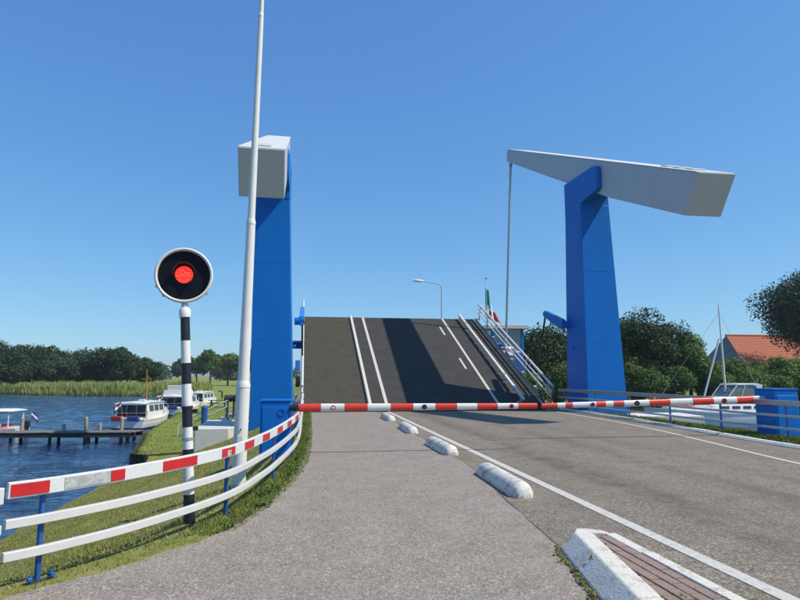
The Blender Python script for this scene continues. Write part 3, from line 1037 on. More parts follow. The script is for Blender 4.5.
# ------------------------------------------------------------------ barriers
def boom(loc, length, S, r0, r1, segs, label, ends):
    """A tapered boom from its pivot at loc along S*X."""
    b0 = thing("barrier_boom", loc, label, "barrier boom", "red and white barrier booms")
    x = 0.0
    col_ = 0

    def rad(x_):
        return r0 + (r1 - r0) * x_ / length
    for i, (L_, mt) in enumerate(segs):
        xa, xb = x + .002, x + L_ - .002
        # flattened tube
        ring = lambda q: [(S * q, .55 * rad(q) * math.cos(t), rad(q) * math.sin(t)) for t in [2 * math.pi * k_ / 16 for k_ in range(16)]]
        MB().loft([ring(xa), ring(xb)]).build("boom_section", mt, b0, smooth=True)
        x += L_
    return b0


segL = [(.48, "boom_red"), (.50, "white_paint"), (.49, "boom_red"), (.50, "white_paint"), (.49, "boom_red"), (.49, "white_paint"), (.48, "boom_red"), (.46, "white_paint"), (.46, "boom_red"), (.48, "white_paint"), (.44, "boom_red")]
LB = sum(s_[0] for s_ in segL)
bmL = boom((-0.24, 13.0, 0.965), LB, 1, .085, .062, segL, "closed barrier boom across the path and left lane, red root by the blue cabinet", None)
segR = [(.30, "grey_paint"), (.50, "boom_red"), (.70, "white_paint"), (.62, "boom_red"), (.66, "white_paint"), (.60, "boom_red"), (.72, "white_paint"), (.30, "boom_red"), (.22, "white_paint"), (.26, "boom_red"), (.66, "white_paint"), (.2, "boom_red"), (.22, "white_paint"), (.42, "boom_red")]
LR = sum(s_[0] for s_ in segR)
bmR = boom((12.35, 15.1, .98), LR, -1, .108, .066, segR, "closed barrier boom over the right lane, thick end by the right blue cabinet", None)
bmR.rotation_euler.y = R(-1.16)


def disc(par, x, r, mt, y=-.055, mt2=None):
    MB().tube([(x, y, 0), (x, y - .02, 0)], r, 20).build("lamp", mt, par, smooth=True)
    if mt2:
        MB().tube([(x, y - .021, 0), (x, y - .03, 0)], r * .55, 16).build("lamp_lens", mt2, par, smooth=True)


disc(bmL, .74, .05, "red_paint", mt2="white_paint")
disc(bmL, 2.70, .055, "black_paint")
disc(bmL, 4.66, .05, "red_paint", mt2="black_paint")
disc(bmR, -1.2, .07, "red_paint", mt2="black_paint")
disc(bmR, -3.75, .07, "black_paint")
disc(bmR, -5.0, .06, "red_paint", mt2="black_paint")
MB().tube([(-.16, 0, 0), (.02, 0, 0)], [.06, .07], 12).build("pivot_socket", "black_paint", bmL, smooth=True)
MB().tube([(.35, 0, 0), (-.06, 0, 0)], [.09, .1], 12).build("pivot_socket", "grey_paint", bmR, smooth=True)

cab = thing("barrier_cabinet", (-.70, 13.15, -.15), "blue steel barrier cabinet behind the left railing", "cabinet", "blue barrier cabinets")
MB().box((0, .12, .62), (.62, .56, 1.26)).build("body", "blue", cab, bev=.02)
MB().box((0, .12, 1.265), (.66, .6, .035)).build("lid", "blue", cab, bev=.01)
MB().box((0, -.168, .6), (.54, .016, 1.08)).build("door", "blue", cab, bev=.006, seg=1)
MB().loft([[(.12 + r * math.cos(t), y, 1.02 + r * math.sin(t)) for t in [2 * math.pi * i / 24 for i in range(24)]] for r, y in ((.075, -.176), (.075, -.19), (.06, -.19), (.06, -.176))], caps=False).build("lock_ring", "blue_dull", cab, smooth=True)
cab = thing("barrier_cabinet", (12.72, 14.72, -.35), "blue steel barrier cabinet right of the road behind the grey railing", "cabinet", "blue barrier cabinets")
MB().box((.05, .38, .8), (.72, .74, 1.62)).build("body", "blue", cab, bev=.02)
MB().box((.05, .38, 1.615), (.76, .78, .035)).build("lid", "blue", cab, bev=.01)
MB().box((.05, .002, .8), (.6, .016, 1.3)).build("door", "blue", cab, bev=.006, seg=1)
MB().box((-.316, .38, .8), (.016, .6, 1.3)).build("door", "blue", cab, bev=.006, seg=1)

# ------------------------------------------------------------------ right railing
rl = thing("railing", (12.1, 16, 0), "grey three bar railing with blue posts along the right verge", "railing")
pts_r = [(11.95, 28.0), (12.1, 26), (12.12, 20), (12.1, 14), (12.15, 8), (12.3, 2), (12.5, -6)]
RC = [Vector((p[0] - 12.1, p[1] - 16, 0)) for p in smooth_curve(pts_r, 8)]
MB().sweep([p + Vector((0, 0, .93)) for p in RC], [(-.03, -.07), (.03, -.07), (.03, .07), (-.03, .07)]).build("top_rail", "galvanised", rl, bev=.012)
MB().sweep([p + Vector((0, 0, .60)) for p in RC], [(-.022, -.03), (.022, -.03), (.022, .03), (-.022, .03)]).build("middle_rail", "grey_paint", rl)
MB().sweep([p + Vector((0, 0, .28)) for p in RC], [(-.022, -.03), (.022, -.03), (.022, .03), (-.022, .03)]).build("bottom_rail", "grey_paint", rl)
rx_ = interp([(p.y, p.x) for p in reversed(RC)])
for y in (27.7, 24.6, 21.9, 19.2, 16.6, 14.05, 11.5, 9.0, 6.4, 3.8, 1.2):
    MB().box((float(rx_(y - 16)) + .058, y - 16, .4), (.055, .05, .98)).build("post", "blue_dull", rl, bev=.006, seg=1)

# ------------------------------------------------------------------ abutments
ab = MB()
top = [(-4.45, 25.0), (-3.15, 25.0), (-2.55, 26.9), (-2.5, 28.05), (-0.45, 28.05), (-0.45, 29.7), (-4.75, 29.7)]
ab.prism(top, 'z', -3.2, -.45)
tag(ab.build("abutment_wall", "concrete", bev=.03), "pale concrete wing wall beside the left tower above the grass slope", "concrete wall")
ab = MB().prism([(11.6, 28.3), (18.9, 27.0), (19.4, 29.8), (11.6, 29.8)], 'z', -3.4, -.32)
tag(ab.build("abutment_wall", "concrete", bev=.03), "pale concrete quay wall running right from the right tower", "concrete wall")
ab = MB().box((5.6, 29.2, -2.0), (11.9, 1.0, 3.6))
tag(ab.build("abutment_wall", "concrete", bev=.03), "concrete bridge abutment under the hinge of the raised deck", "concrete wall")
ab = MB().box((5.6, 39.4, -2.0), (16, 1.2, 3.8))
tag(ab.build("abutment_wall", "concrete", bev=.03), "concrete abutment on the far bank of the canal", "concrete wall")

# timber bank edging on the left peninsula
edg = thing("bank_edging", (-8.05, 30.2, ZW), "dark timber piling along the edge of the grass peninsula", "bank edging")
ep = [Vector((p[0], p[1], 0)) for p in smooth_curve([(-4.6, 31.6), (-5.8, 31.1), (-7.2, 30.35), (-8.05, 30.25), (-8.5, 31.2), (-8.75, 33), (-9.7, 37.5), (-10.9, 43.5)], 10)]
cl = [0]
for a, b_ in zip(ep, ep[1:]):
    cl.append(cl[-1] + (b_ - a).length)
s = 0
rr = random.Random(2)
base = MB().box((0, 0, 0), (.24, .06, 1.0)).build("plank", "timber_dark", edg, bev=.01, seg=1)
first = True
while s < cl[-1] - .2:
    i = max(0, min(int(np.searchsorted(cl, s)) - 1, len(ep) - 2))
    t = (s - cl[i]) / (cl[i + 1] - cl[i])
    p = ep[i].lerp(ep[i + 1], t)
    d = ep[i + 1] - ep[i]
    o = base if first else share(base, edg)
    first = False
    o.location = (p.x + 8.05, p.y - 30.2, .06 + rr.uniform(-.02, .02))
    o.rotation_euler = (0, 0, math.atan2(d.y, d.x))
    s += .25


# ------------------------------------------------------------------ jetty
jt = thing("jetty", (-14, 42, ZW), "grey timber jetty with mooring posts reaching out over the water", "jetty")
jd = Vector((-12.0, 1.2, 0)).normalized()
jn = Vector((-jd.y, jd.x, 0))
jang = math.atan2(jd.y, jd.x)
p0 = Vector((3.3, -1.35, 0))
pl = MB().box((0, 0, 0), (.19, 1.5, .05)).build("deck_plank", "timber_grey", jt, bev=.008, seg=1)
rr = random.Random(6)
n_pl = 96
for k in range(n_pl):
    o = pl if k == 0 else share(pl, jt)
    q = p0 + jd * (k * .205)
    o.location = (q.x, q.y, .72 + rr.uniform(-.012, .012))
    o.rotation_euler = (rr.uniform(-.01, .01), rr.uniform(-.01, .01), jang)
for sd in (-.65, .65):
    c = p0 + jd * 9.8 + jn * sd
    MB().box((0, 0, 0), (19.8, .12, .26)).build("bearer", "timber_dark", jt, loc=(c.x, c.y, .55)).rotation_euler.z = jang
for k in range(9):
    for sd in (-.55, .55):
        c = p0 + jd * (.4 + k * 2.35) + jn * sd
        MB().tube([(0, 0, -1.8), (0, 0, .68)], .1, 8).build("pile", "timber_dark", jt, loc=(c.x, c.y, 0), smooth=True)
mp0 = MB().tube([(0, 0, -1.6), (0, 0, 1.5), (0, 0, 1.58)], [.125, .115, .03], 10).build("mooring_post", "timber_post", jt, smooth=True)
mps = MB().tube([(0, 0, .4), (0, 0, 1.14), (0, 0, 1.2)], [.105, .10, .03], 10).build("short_post", "timber_post", jt, smooth=True)
fi = True
for k, along in enumerate((1.35, 3.6, 7.6, 11.6, 15.6, 19.0)):
    c = p0 + jd * along + jn * .88 * (-1)
    c = p0 + jd * along - jn * .86
    o = mp0 if fi else share(mp0, jt)
    o.location = (c.x, c.y, 0)
    c2 = p0 + jd * (along + 1.2) - jn * .5
    o = mps if fi else share(mps, jt)
    o.location = (c2.x, c2.y, 0)
    fi = False


# ------------------------------------------------------------------ boats
def hull_rings(L, B, free, draft, bow_rise=.5, transom=.85, n=16):
    """Stern at y=0, bow at y=L; waterline z=0."""
    rings = []
    for i in range(n + 1):
        t = i / n
        w = B / 2 * (transom + (1 - transom) * min(1, t / .4)) if t < .4 else B / 2 * max(0.02, (1 - ((t - .4) / .6) ** 2.2))
        top = free + bow_rise * max(0, (t - .2) / .8) ** 1.8
        bot = -draft * (1 - max(0, (t - .6) / .4) ** 2 * .95)
        y = t * L + .25 * 0
        ov = .35 * max(0, (t - .7) / .3)
        ring = [(-w, y + ov, top), (-w * 1.0, y + ov * .8, top - .12), (-w * .93, y + ov * .4, top * .35), (-w * .75, y, bot * .55), (0, y, bot),
                (w * .75, y, bot * .55), (w * .93, y + ov * .4, top * .35), (w, y + ov * .8, top - .12), (w, y + ov, top)]
        rings.append(ring)
    return rings


def flag_mesh(name, w, h, parent, cols, loc, rz=0, sag=.5):
    """A limp flag of horizontal bands hanging from its hoist."""
    nb = len(cols)
    for bi, mt in enumerate(cols):
        m = MB()
        vs = []
        nx, nz = 9, 4
        for j in range(nz + 1):
            for i in range(nx + 1):
                u = i / nx
                vv = (bi + j / nz) / nb
                x_ = u * w * (1 - sag * .5)
                z_ = -vv * h - sag * u * w * .75
                y_ = .10 * w * math.sin(u * 9 + vv * 2) * (.3 + u)
                vs.append((x_, y_, z_))
        nv = len(vs)
        vs2 = vs + [(a, b2 + .006, c) for a, b2, c in vs]
        fs = []
        for j in range(nz):
            for i in range(nx):
                a = j * (nx + 1) + i
                fs.append((a, a + 1, a + nx + 2, a + nx + 1))
                fs.append(tuple(nv + q for q in (a, a + nx + 1, a + nx + 2, a + 1)))
        m.add(vs2, fs)
        o = m.build("flag_band", mt, parent, smooth=True, loc=loc)
        o.rotation_euler.z = rz


def cruiser(loc, rz, L, B, label, seedv, hull_mat="boat_white", dark_stern=True, fly=False, mast_h=0.0, group="white motor boats moored along the left bank"):
    t = thing("motor_boat", loc, label, "boat", group, rz=rz)
    rings = hull_rings(L, B, .75, .5)
    hu = MB().loft(rings).build("hull", hull_mat, t, smooth=True)
    MB().loft([[(x_ * 1.012, y - (.02 if i == 0 else 0), z_) for x_, y, z_ in ((r[3][0] * 1.08, r[3][1], -.2), (r[2][0] * 1.02, r[2][1], .16), (r[6][0] * 1.02, r[6][1], .16), (r[5][0] * 1.08, r[5][1], -.2))] for i, r in enumerate(rings)]).build("boot_stripe", "boat_navy", t)
    MB().loft([[(r[0][0] * 1.03, r[0][1], r[0][2] - .06), (r[0][0] * 1.03, r[0][1], r[0][2] + .05), (r[8][0] * 1.03, r[8][1], r[8][2] + .05), (r[8][0] * 1.03, r[8][1], r[8][2] - .06)] for r in rings]).build("gunwale", "boat_cream", t)
    # cabin
    c0, c1, cw, ch = L * .10, L * .62, B * .43, 1.25
    z0 = .8

    def cr(y, w_, h_, z_=z0):
        return [(-w_, y, z_), (-w_ * .98, y, z_ + h_ * .45), (-w_ * .9, y, z_ + h_), (w_ * .9, y, z_ + h_), (w_ * .98, y, z_ + h_ * .45), (w_, y, z_)]
    ca = MB().loft([cr(c0, cw, ch), cr(c1 - .5, cw, ch), cr(c1, cw * .92, ch * .4)]).build("cabin", hull_mat, t, bev=.03)
    MB().loft([[(-cw * 1.0, y, z0 + ch + .005 + q), (0, y, z0 + ch + .1 + q), (cw * 1.0, y, z0 + ch + .005 + q), (cw * .96, y, z0 + ch - .06 + q), (-cw * .96, y, z0 + ch - .06 + q)] for y, q in ((c0 - .3, -.05), (c0 + .5, .02), (c1 - .4, 0.0))]).build("roof", "boat_white", t, bev=.02)
    # aft windows: three dark panes between white mullions
    for k in range(3):
        xx = (-.62 + k * .62) * cw * .95
        MB().box((xx, c0 - .012, z0 + .62), (cw * .56, .03, .92)).build("window", "glass", ca, bev=.01, seg=1)
    for sd in (-1, 1):
        for k in range(3):
            MB().box((sd * (cw * .955), c0 + .6 + k * (c1 - c0 - .9) / 3 + .2, z0 + .82), (.06, (c1 - c0 - 1) / 3 * .8, .5), Matrix.Rotation(sd * -.14, 3, 'Y')).build("window", "glass", ca, bev=.01, seg=1)
    # foredeck cabin
    MB().loft([cr(c1 - .1, cw * .85, .5), cr(L * .82, cw * .5, .42)]).build("fore_cabin", hull_mat, t, bev=.03)
    MB().box((0, .2, .86), (B * .7, .5, .16)).build("stern_seat", "boat_cream", t, bev=.03)
    for sd, mt in ((-.45, "cloth_red"), (.3, "cloth_blue")):
        MB().box((sd * B * .55, -.02, .92), (B * .3, .3, .34)).build("stern_cushion", mt, t, bev=.06)
    # pulpit rail and stern rail
    pr_ = [(r[8][0] * .96, r[8][1], r[8][2] + .5) for r in rings[8:]] + [(-r[8][0] * .96, r[8][1], r[8][2] + .5) for r in reversed(rings[8:])]
    MB().tube(pr_, .022, 6).build("bow_rail", "galvanised", t, smooth=True)
    for r in rings[8::3]:
        for q in (0, 8):
            MB().tube([(r[q][0] * .96, r[q][1], r[q][2]), (r[q][0] * .96, r[q][1], r[q][2] + .5)], .018, 6).build("stanchion", "galvanised", t)
    sr = [(-B * .42, .9, 1.35), (-B * .42, .02, 1.3), (B * .42, .02, 1.3), (B * .42, .9, 1.35)]
    MB().tube(sr, .022, 6).build("stern_rail", "galvanised", t, smooth=True)
    # flag staff
    fp = MB().tube([(-.35, .0, .8), (-.38, -.35, 2.25)], .02, 6).build("flag_staff", "timber_post", t)
    flag_mesh("flag", .75, .55, fp, ["cloth_red", "cloth_white", "cloth_blue"], (-.38, -.35, 2.2), R(200), .7)
    if mast_h:
        MB().tube([(0, c1 - 1.2, z0 + ch), (0, c1 - 1.4, z0 + ch + mast_h)], .035, 8).build("mast", "orange_pole", t, smooth=True)
        MB().tube([(-.4, c1 - 1.35, z0 + ch + mast_h * .72), (.4, c1 - 1.35, z0 + ch + mast_h * .72)], .02, 6).build("spreader", "orange_pole", t)
    if fly:
        MB().loft([cr(c0 + .8, cw * .8, .55, z0 + ch + .05), cr(c1 - .9, cw * .75, .55, z0 + ch + .05), cr(c1 - .5, cw * .6, .2, z0 + ch + .05)]).build("flybridge", "boat_white", t, bev=.03)
        MB().box((0, c1 - .75, z0 + ch + .72), (cw * 1.2, .05, .4), Matrix.Rotation(-.5, 3, 'X')).build("windscreen", "glass", t)
        MB().box((0, c0 + 1.2, z0 + ch + .85), (cw * 1.1, .4, .5)).build("helm_seat", "boat_cream", t, bev=.06)
    MB().box((cw * .3, c0 + 1.0, z0 + ch + .16), (.5, .35, .18)).build("roof_hatch", "boat_cream", t, bev=.03)
    return t


cruiser((-14.0, 50.0, ZW), R(-8), 7.6, 3.0, "white cabin cruiser moored stern on at the jetty, red cushions aft", 1, mast_h=2.6)
cruiser((-14.6, 66.0, ZW), R(-7), 9.5, 3.3, "white cruiser with upper deck moored behind the jetty cruiser", 2, fly=True, mast_h=2.2)
cruiser((-14.6, 78.5, ZW), R(-8), 9.5, 3.1, "white boat with dark hull line partly hidden behind the banded signal pole", 3, mast_h=1.6)

# open sloop with canopy frame, far left
sl = thing("open_sloop", (-20.0, 46.6, ZW), "small open white sloop with a canopy frame at the far left", "boat", rz=R(86))
rings = hull_rings(6.2, 2.2, .55, .4, .3)
MB().loft(rings).build("hull", "boat_white", sl, smooth=True)
MB().loft([[(r[0][0] * 1.03, r[0][1], r[0][2] - .05), (r[0][0] * 1.03, r[0][1], r[0][2] + .05), (r[8][0] * 1.03, r[8][1], r[8][2] + .05), (r[8][0] * 1.03, r[8][1], r[8][2] - .05)] for r in rings]).build("gunwale", "boat_cream", sl)
for y in (.5, 2.1, 3.9):
    MB().tube([(-.95, y, .55), (-.95, y, 1.75), (.95, y, 1.75), (.95, y, .55)], .045, 8).build("canopy_hoop", "cloth_white", sl, smooth=True)
MB().loft([[(-1.05, y, 1.78), (0, y, 1.9), (1.05, y, 1.78), (1.05, y, 1.72), (-1.05, y, 1.72)] for y in (.3, 2.1, 4.1)]).build("canopy", "cloth_white", sl, bev=.02)
MB().box((0, 1.3, .62), (1.7, .5, .3)).build("thwart", "cloth_red", sl, bev=.06)
MB().box((0.3, 2.4, .8), (.5, .5, .6)).build("console", "boat_cream", sl, bev=.05)
om = MB().box((0, -.25, .8), (.34, .4, .5)).build("outboard_motor", "black_paint", sl, bev=.07)
MB().box((0, -.28, .2), (.14, .2, .9)).build("motor_leg", "black_paint", om, bev=.02)
fp = MB().tube([(.4, -.05, .6), (.4, -.35, 1.8)], .02, 6).build("flag_staff", "timber_post", sl)
flag_mesh("flag", .7, .5, fp, ["cloth_blue", "cloth_white", "cloth_blue"], (.4, -.35, 1.75), R(-60), .8)

# motor yacht on the right
ya = thing("motor_yacht", (38.0, 46.5, ZW), "white motor yacht with glazed wheelhouse and mast in the canal on the right", "boat", rz=R(91))
rings = hull_rings(10.6, 3.3, 1.15, .6, .45)
MB().loft(rings).build("hull", "boat_white", ya, smooth=True)
MB().loft([[(r[0][0] * 1.03, r[0][1], r[0][2] - .07), (r[0][0] * 1.03, r[0][1], r[0][2] + .05), (r[8][0] * 1.03, r[8][1], r[8][2] + .05), (r[8][0] * 1.03, r[8][1], r[8][2] - .07)] for r in rings]).build("gunwale", "boat_cream", ya)
for y in (.7, 1.5):
    MB().box((1.62 if 0 else 1.58, y, .75), (.06, .5, .2)).build("porthole", "glass", ya, bev=.02)
    MB().box((-1.58, y, .75), (.06, .5, .2)).build("porthole", "glass", ya, bev=.02)


def cr2(y, w_, z0_, h_):
    return [(-w_, y, z0_), (-w_ * .95, y, z0_ + h_ * .5), (-w_ * .85, y, z0_ + h_), (w_ * .85, y, z0_ + h_), (w_ * .95, y, z0_ + h_ * .5), (w_, y, z0_)]


ca = MB().loft([cr2(.9, 1.35, 1.15, .82), cr2(5.4, 1.35, 1.15, .82), cr2(6.6, 1.15, 1.15, .45), cr2(9.0, .55, 1.35, .28)]).build("cabin", "boat_white", ya, bev=.03)
for sd in (-1, 1):
    for k in range(4):
        MB().box((sd * 1.3, 1.5 + k * 1.0, 1.62), (.05, .7, .22), Matrix.Rotation(sd * -.12, 3, 'Y')).build("window", "glass", ca, bev=.01, seg=1)
wh = MB().loft([cr2(.9, 1.2, 1.96, .5), cr2(4.3, 1.15, 1.96, .5), cr2(5.2, .9, 1.96, .12)]).build("upper_deck", "boat_white", ya, bev=.03)
# wheelhouse: slanted glass screen under a swept hardtop
MB().prism([(3.9, 2.45), (1.5, 2.45), (1.4, 3.42), (2.9, 3.42)], 'x', -1.0, 1.0).build("screen", "glass_pale", ya)
MB().prism([(3.15, 3.40), (3.05, 3.52), (1.2, 3.56), (.75, 3.42), (1.0, 2.55), (1.35, 2.55), (1.35, 3.3), (1.7, 3.42)], 'x', -1.08, 1.08).build("hardtop", "boat_white", ya, bev=.03)
for y0, y1 in ((3.92, 3.05), (2.75, 2.35)):
    for sd in (-1.02, 1.02):
        MB().tube([(sd, y0, 2.5), (sd, y1, 3.45)], .045, 8).build("screen_frame", "boat_white", ya, smooth=True)
MB().tube([(0, 3.4, 2.5), (0.1, 3.45, 9.9), (0.1, 3.45, 10.25)], [.085, .06, .03], 10).build("mast", "white_paint", ya, smooth=True)
MB().tube([(0.0, 5.45, 2.4), (0.05, 3.65, 7.3)], .075, 10).build("boom_strut", "white_paint", ya, smooth=True)
MB().tube([(0.1, 3.45, 9.6), (0, .5, 3.5)], .012, 5).build("stay", "galvanised", ya)
MB().tube([(0.1, 3.45, 9.6), (0, 9.9, 1.9)], .012, 5).build("stay", "galvanised", ya)
pr_ = [(r[8][0] * .96, r[8][1], r[8][2] + .6) for r in rings[7:]] + [(-r[8][0] * .96, r[8][1], r[8][2] + .6) for r in reversed(rings[7:])]
MB().tube(pr_, .025, 6).build("bow_rail", "galvanised", ya, smooth=True)
for r in rings[7::2]:
    for q in (0, 8):
        MB().tube([(r[q][0] * .96, r[q][1], r[q][2]), (r[q][0] * .96, r[q][1], r[q][2] + .6)], .02, 6).build("stanchion", "galvanised", ya)
for k, y in enumerate((3.2, 5.6, 7.6)):
    MB().tube([(1.72 * .98, y, .9), (1.72 * .98, y, .35)], [.1, .12], 8).build("fender", "cloth_blue", ya, smooth=True)
MB().box((0.5, 6.9, 1.6), (.8, 1.2, .2)).build("deck_cover", "cloth_red", ya, bev=.05)

# ------------------------------------------------------------------ stairs rail, picnic bench on the left bank
st = thing("stair_railing", (-9.6, 47, -2.12), "pale green handrail with blue post behind the concrete wing wall", "handrail")
A = Vector((-7.55 + 9.6, 40 - 47, 0)); Bq = Vector((-5.2 + 9.6, 40.4 - 47, 0))
for dz0, dz1 in ((1.05, 2.15), (.65, 1.75)):
    MB().tube([A + Vector((0, 0, dz0)), Bq + Vector((0, 0, dz1))], .05, 8).build("rail_bar", "green_rail", st, smooth=True)
MB().tube([A + Vector((0, 0, 1.05)), A + Vector((-.55, -.1, .62)), A + Vector((-.6, -.1, 0))], .05, 8).build("rail_bar", "green_rail", st, smooth=True)
for t_ in (.02, .95):
    q = A.lerp(Bq, t_)
    MB().tube([q, q + Vector((0, 0, 1.1 + 1.1 * t_))], .045, 8).build("rail_post", "green_rail", st, smooth=True)
q = A.lerp(Bq, .42)
MB().tube([q + Vector((0, -.2, 0)), q + Vector((0, -.2, 1.75)), q + Vector((0, -.2, 1.85))], [.19, .19, .1], 12).build("blue_post", "blue_dull", st, smooth=True)
for k in range(5):
    qq = A.lerp(Bq, .3 + k * .16) + Vector((.2, .8, .25 + k * .22))
    MB().box(qq, (.5, 1.4, .2)).build("step", "concrete", st, bev=.01)
pb = thing("picnic_table", (-10.6, 74, -2.12), "dark picnic table on the grass behind the white mast", "picnic table", rz=.3)
MB().box((0, 0, .82), (2.2, .8, .07)).build("table_top", "timber_dark", pb)
for sd in (-.75, .75):
    MB().box((0, sd, .48), (2.2, .28, .06)).build("bench_seat", "timber_dark", pb)
for sx_ in (-.8, .8):
    MB().prism([(-.85, 0), (-.7, 0), (-.2, .78), (-.35, .78)], 'x', sx_ - .05, sx_ + .05).prism([(.85, 0), (.7, 0), (.2, .78), (.35, .78)], 'x', sx_ - .05, sx_ + .05).box((sx_ + .06, 0, .42), (.06, 1.7, .1)).build("trestle", "timber_dark", pb)
mw = thing("winch", (-5.0, 40.6, -1.0), "dark mooring winch at the foot of the left tower", "winch")
MB().tube([(-.45, 0, 1.15), (.35, 0, 1.15)], .22, 14).build("drum", "steel_dark", mw, smooth=True)
MB().prism([(-.3, 0), (.3, 0), (.12, 1.1), (-.12, 1.1)], "x", -.3, -.2).prism([(-.3, 0), (.3, 0), (.12, 1.1), (-.12, 1.1)], "x", .1, .2).build("frame", "steel_dark", mw, bev=.04)
MB().tube([(-.6, 0, 1.15), (-.62, 0, 1.6), (-.85, 0, 1.62)], .05, 8).build("crank", "steel_dark", mw, smooth=True)

# ------------------------------------------------------------------ keeper's cabin, flag, street lamp beyond the canal
kc = thing("control_cabin", (15.2, 46.5, -1.2), "small blue bridge control cabin with flat grey roof behind the raised deck", "control cabin")
MB().box((0, 0, 2.3), (2.6, 2.8, 4.6)).build("base_wall", "blue_dull", kc, bev=.03)
for sx_ in (-1.22, 1.22):
    for sy_ in (-1.32, 1.32):
        MB().box((sx_, sy_, 5.5), (.2, .2, 1.9)).build("corner_post", "blue", kc)
for (c, d) in (((0, -1.32, 5.5), (2.24, .04, 1.8)), ((0, 1.32, 5.5), (2.24, .04, 1.8)), ((-1.22, 0, 5.5), (.04, 2.44, 1.8)), ((1.22, 0, 5.5), (.04, 2.44, 1.8))):
    w_ = MB().box(c, d).build("window_pane", "glass_pale", kc)
for sy_ in (-1.36, 1.36):
    MB().box((0, sy_, 4.66), (2.6, .08, .14)).build("window_sill", "white_paint", kc)
MB().box((0, -1.36, 5.5), (.1, .06, 1.8)).build("mullion", "blue", kc)
MB().box((0, 0, 6.58), (3.3, 3.5, .32)).build("roof", "beam_grey", kc, bev=.03)
fl = thing("flagpole", (14.6, 48.6, -1.5), "white flagpole with a limp green, white and red flag by the cabin", "flagpole")
MB().tube([(0, 0, 0), (0, 0, 11.2)], [.06, .035], 10).build("pole", "white_paint", fl, smooth=True)
MB().tube([(0, 0, 11.2), (0, 0, 11.28), (0, 0, 11.36)], [.05, .07, .02], 10).build("finial", "black_paint", fl, smooth=True)
# drooping flag: a folded vertical sheet, green at the hoist, white, red at the fly
def drape(za, zb, x_top, x_bot, w_top, w_bot, mt, ph):
    """Hanging fold of cloth: a thin pleated sheet."""
    vs, fs, nx, nz = [], [], 14, 10
    for j_ in range(nz + 1):
        t_ = j_ / nz
        for i_ in range(nx + 1):
            u_ = i_ / nx
            w_ = w_top + (w_bot - w_top) * t_
            x_ = x_top + (x_bot - x_top) * t_ + w_ * u_
            y_ = .13 * math.sin(u_ * 11 + ph + t_ * 1.5) * (.4 + .6 * t_)
            vs.append((x_, y_, za + (zb - za) * t_ - .25 * u_ * (w_ + .2) + .05 * math.sin(7 * u_ + ph)))
    nv = len(vs)
    for j_ in range(nz):
        for i_ in range(nx):
            a_ = j_ * (nx + 1) + i_
            fs += [(a_, a_ + 1, a_ + nx + 2, a_ + nx + 1), tuple(nv + q_ for q_ in (a_, a_ + nx + 1, a_ + nx + 2, a_ + 1))]
    MB().add(vs + [(a_, b2 + .012, c_) for a_, b2, c_ in vs], fs).build("flag_fold", mt, fl, smooth=True)


drape(10.4, 8.9, -.06, -.06, .26, .40, "cloth_green", 0.4)
drape(9.1, 8.0, -.06, -.12, .46, .80, "cloth_white", 1.2)
drape(8.5, 7.75, .22, .25, .55, 1.05, "cloth_red", 2.2)

lp = thing("street_lamp", (11.5, 52.0, -0.1), "grey street lamp with curved arm rising behind the deck edge", "street lamp")
MB().tube([(0, 0, 0), (0, 0, 9.45), (-.06, 0, 9.72), (-.3, 0, 9.86), (-1.7, 0, 10.05)], [.10, .055, .05, .045, .04], 12).build("column", "grey_paint", lp, smooth=True)
MB().loft([[(x_, w_ * math.cos(t), z_ + hq * math.sin(t)) for t in [2 * math.pi * i / 14 for i in range(14)]] for x_, w_, hq, z_ in ((-1.62, .06, .05, 10.04), (-1.8, .13, .10, 10.06), (-2.2, .17, .13, 10.08), (-2.5, .14, .10, 10.08), (-2.62, .04, .03, 10.06))]).build("lantern", "white_paint", lp, smooth=True)

# ------------------------------------------------------------------ farmhouse with orange roof
hs = thing("farmhouse", (71.7, 80.0, -1.7), "farmhouse with steep orange tiled roof and grey slate gable end behind the bushes", "house")
# ridge runs along X; west gable is hipped with slate
HL, HW, HE, HR = 24.0, 13.0, 3.6, 9.1
x0, x1 = -13.0, 13.0
wl = MB().prism([(-HW / 2 + .4, 0), (HW / 2 - .4, 0), (HW / 2 - .4, HE), (-HW / 2 + .4, HE)], 'x', x0 + .5, x1).build("wall", "house_brick", hs)
rf = MB().add([(x0, -HW / 2, HE - .3), (x1, -HW / 2, HE - .3), (x1, 0, HR), (x0 + 1.6, 0, HR), (x0, -HW / 2, HE - .55), (x1, -HW / 2, HE - .55), (x1, 0, HR - .25), (x0 + 1.6, 0, HR - .25)],
              [(0, 1, 2, 3), (4, 7, 6, 5), (0, 4, 5, 1), (1, 5, 6, 2), (2, 6, 7, 3), (3, 7, 4, 0)]).build("roof", "roof_orange", hs)
MB().add([(x0, HW / 2, HE - .3), (x1, HW / 2, HE - .3), (x1, 0.01, HR), (x0 + 1.6, 0.01, HR), (x0, HW / 2, HE - .55), (x1, HW / 2, HE - .55), (x1, 0.01, HR - .25), (x0 + 1.6, 0.01, HR - .25)],
         [(3, 2, 1, 0), (5, 6, 7, 4), (1, 5, 4, 0), (2, 6, 5, 1), (3, 7, 6, 2), (0, 4, 7, 3)]).build("roof", "roof_orange", hs)
MB().add([(x0 - .02, -HW / 2 + .05, HE - .4), (x0 - .02, HW / 2 - .05, HE - .4), (x0 + 1.58, 0, HR - .05), (x0 + .4, -HW / 2 + .05, HE - .4), (x0 + .4, HW / 2 - .05, HE - .4), (x0 + 1.9, 0, HR - .3)],
         [(0, 2, 1), (3, 4, 5), (0, 1, 4, 3), (1, 2, 5, 4), (2, 0, 3, 5)]).build("gable", "slate", hs)
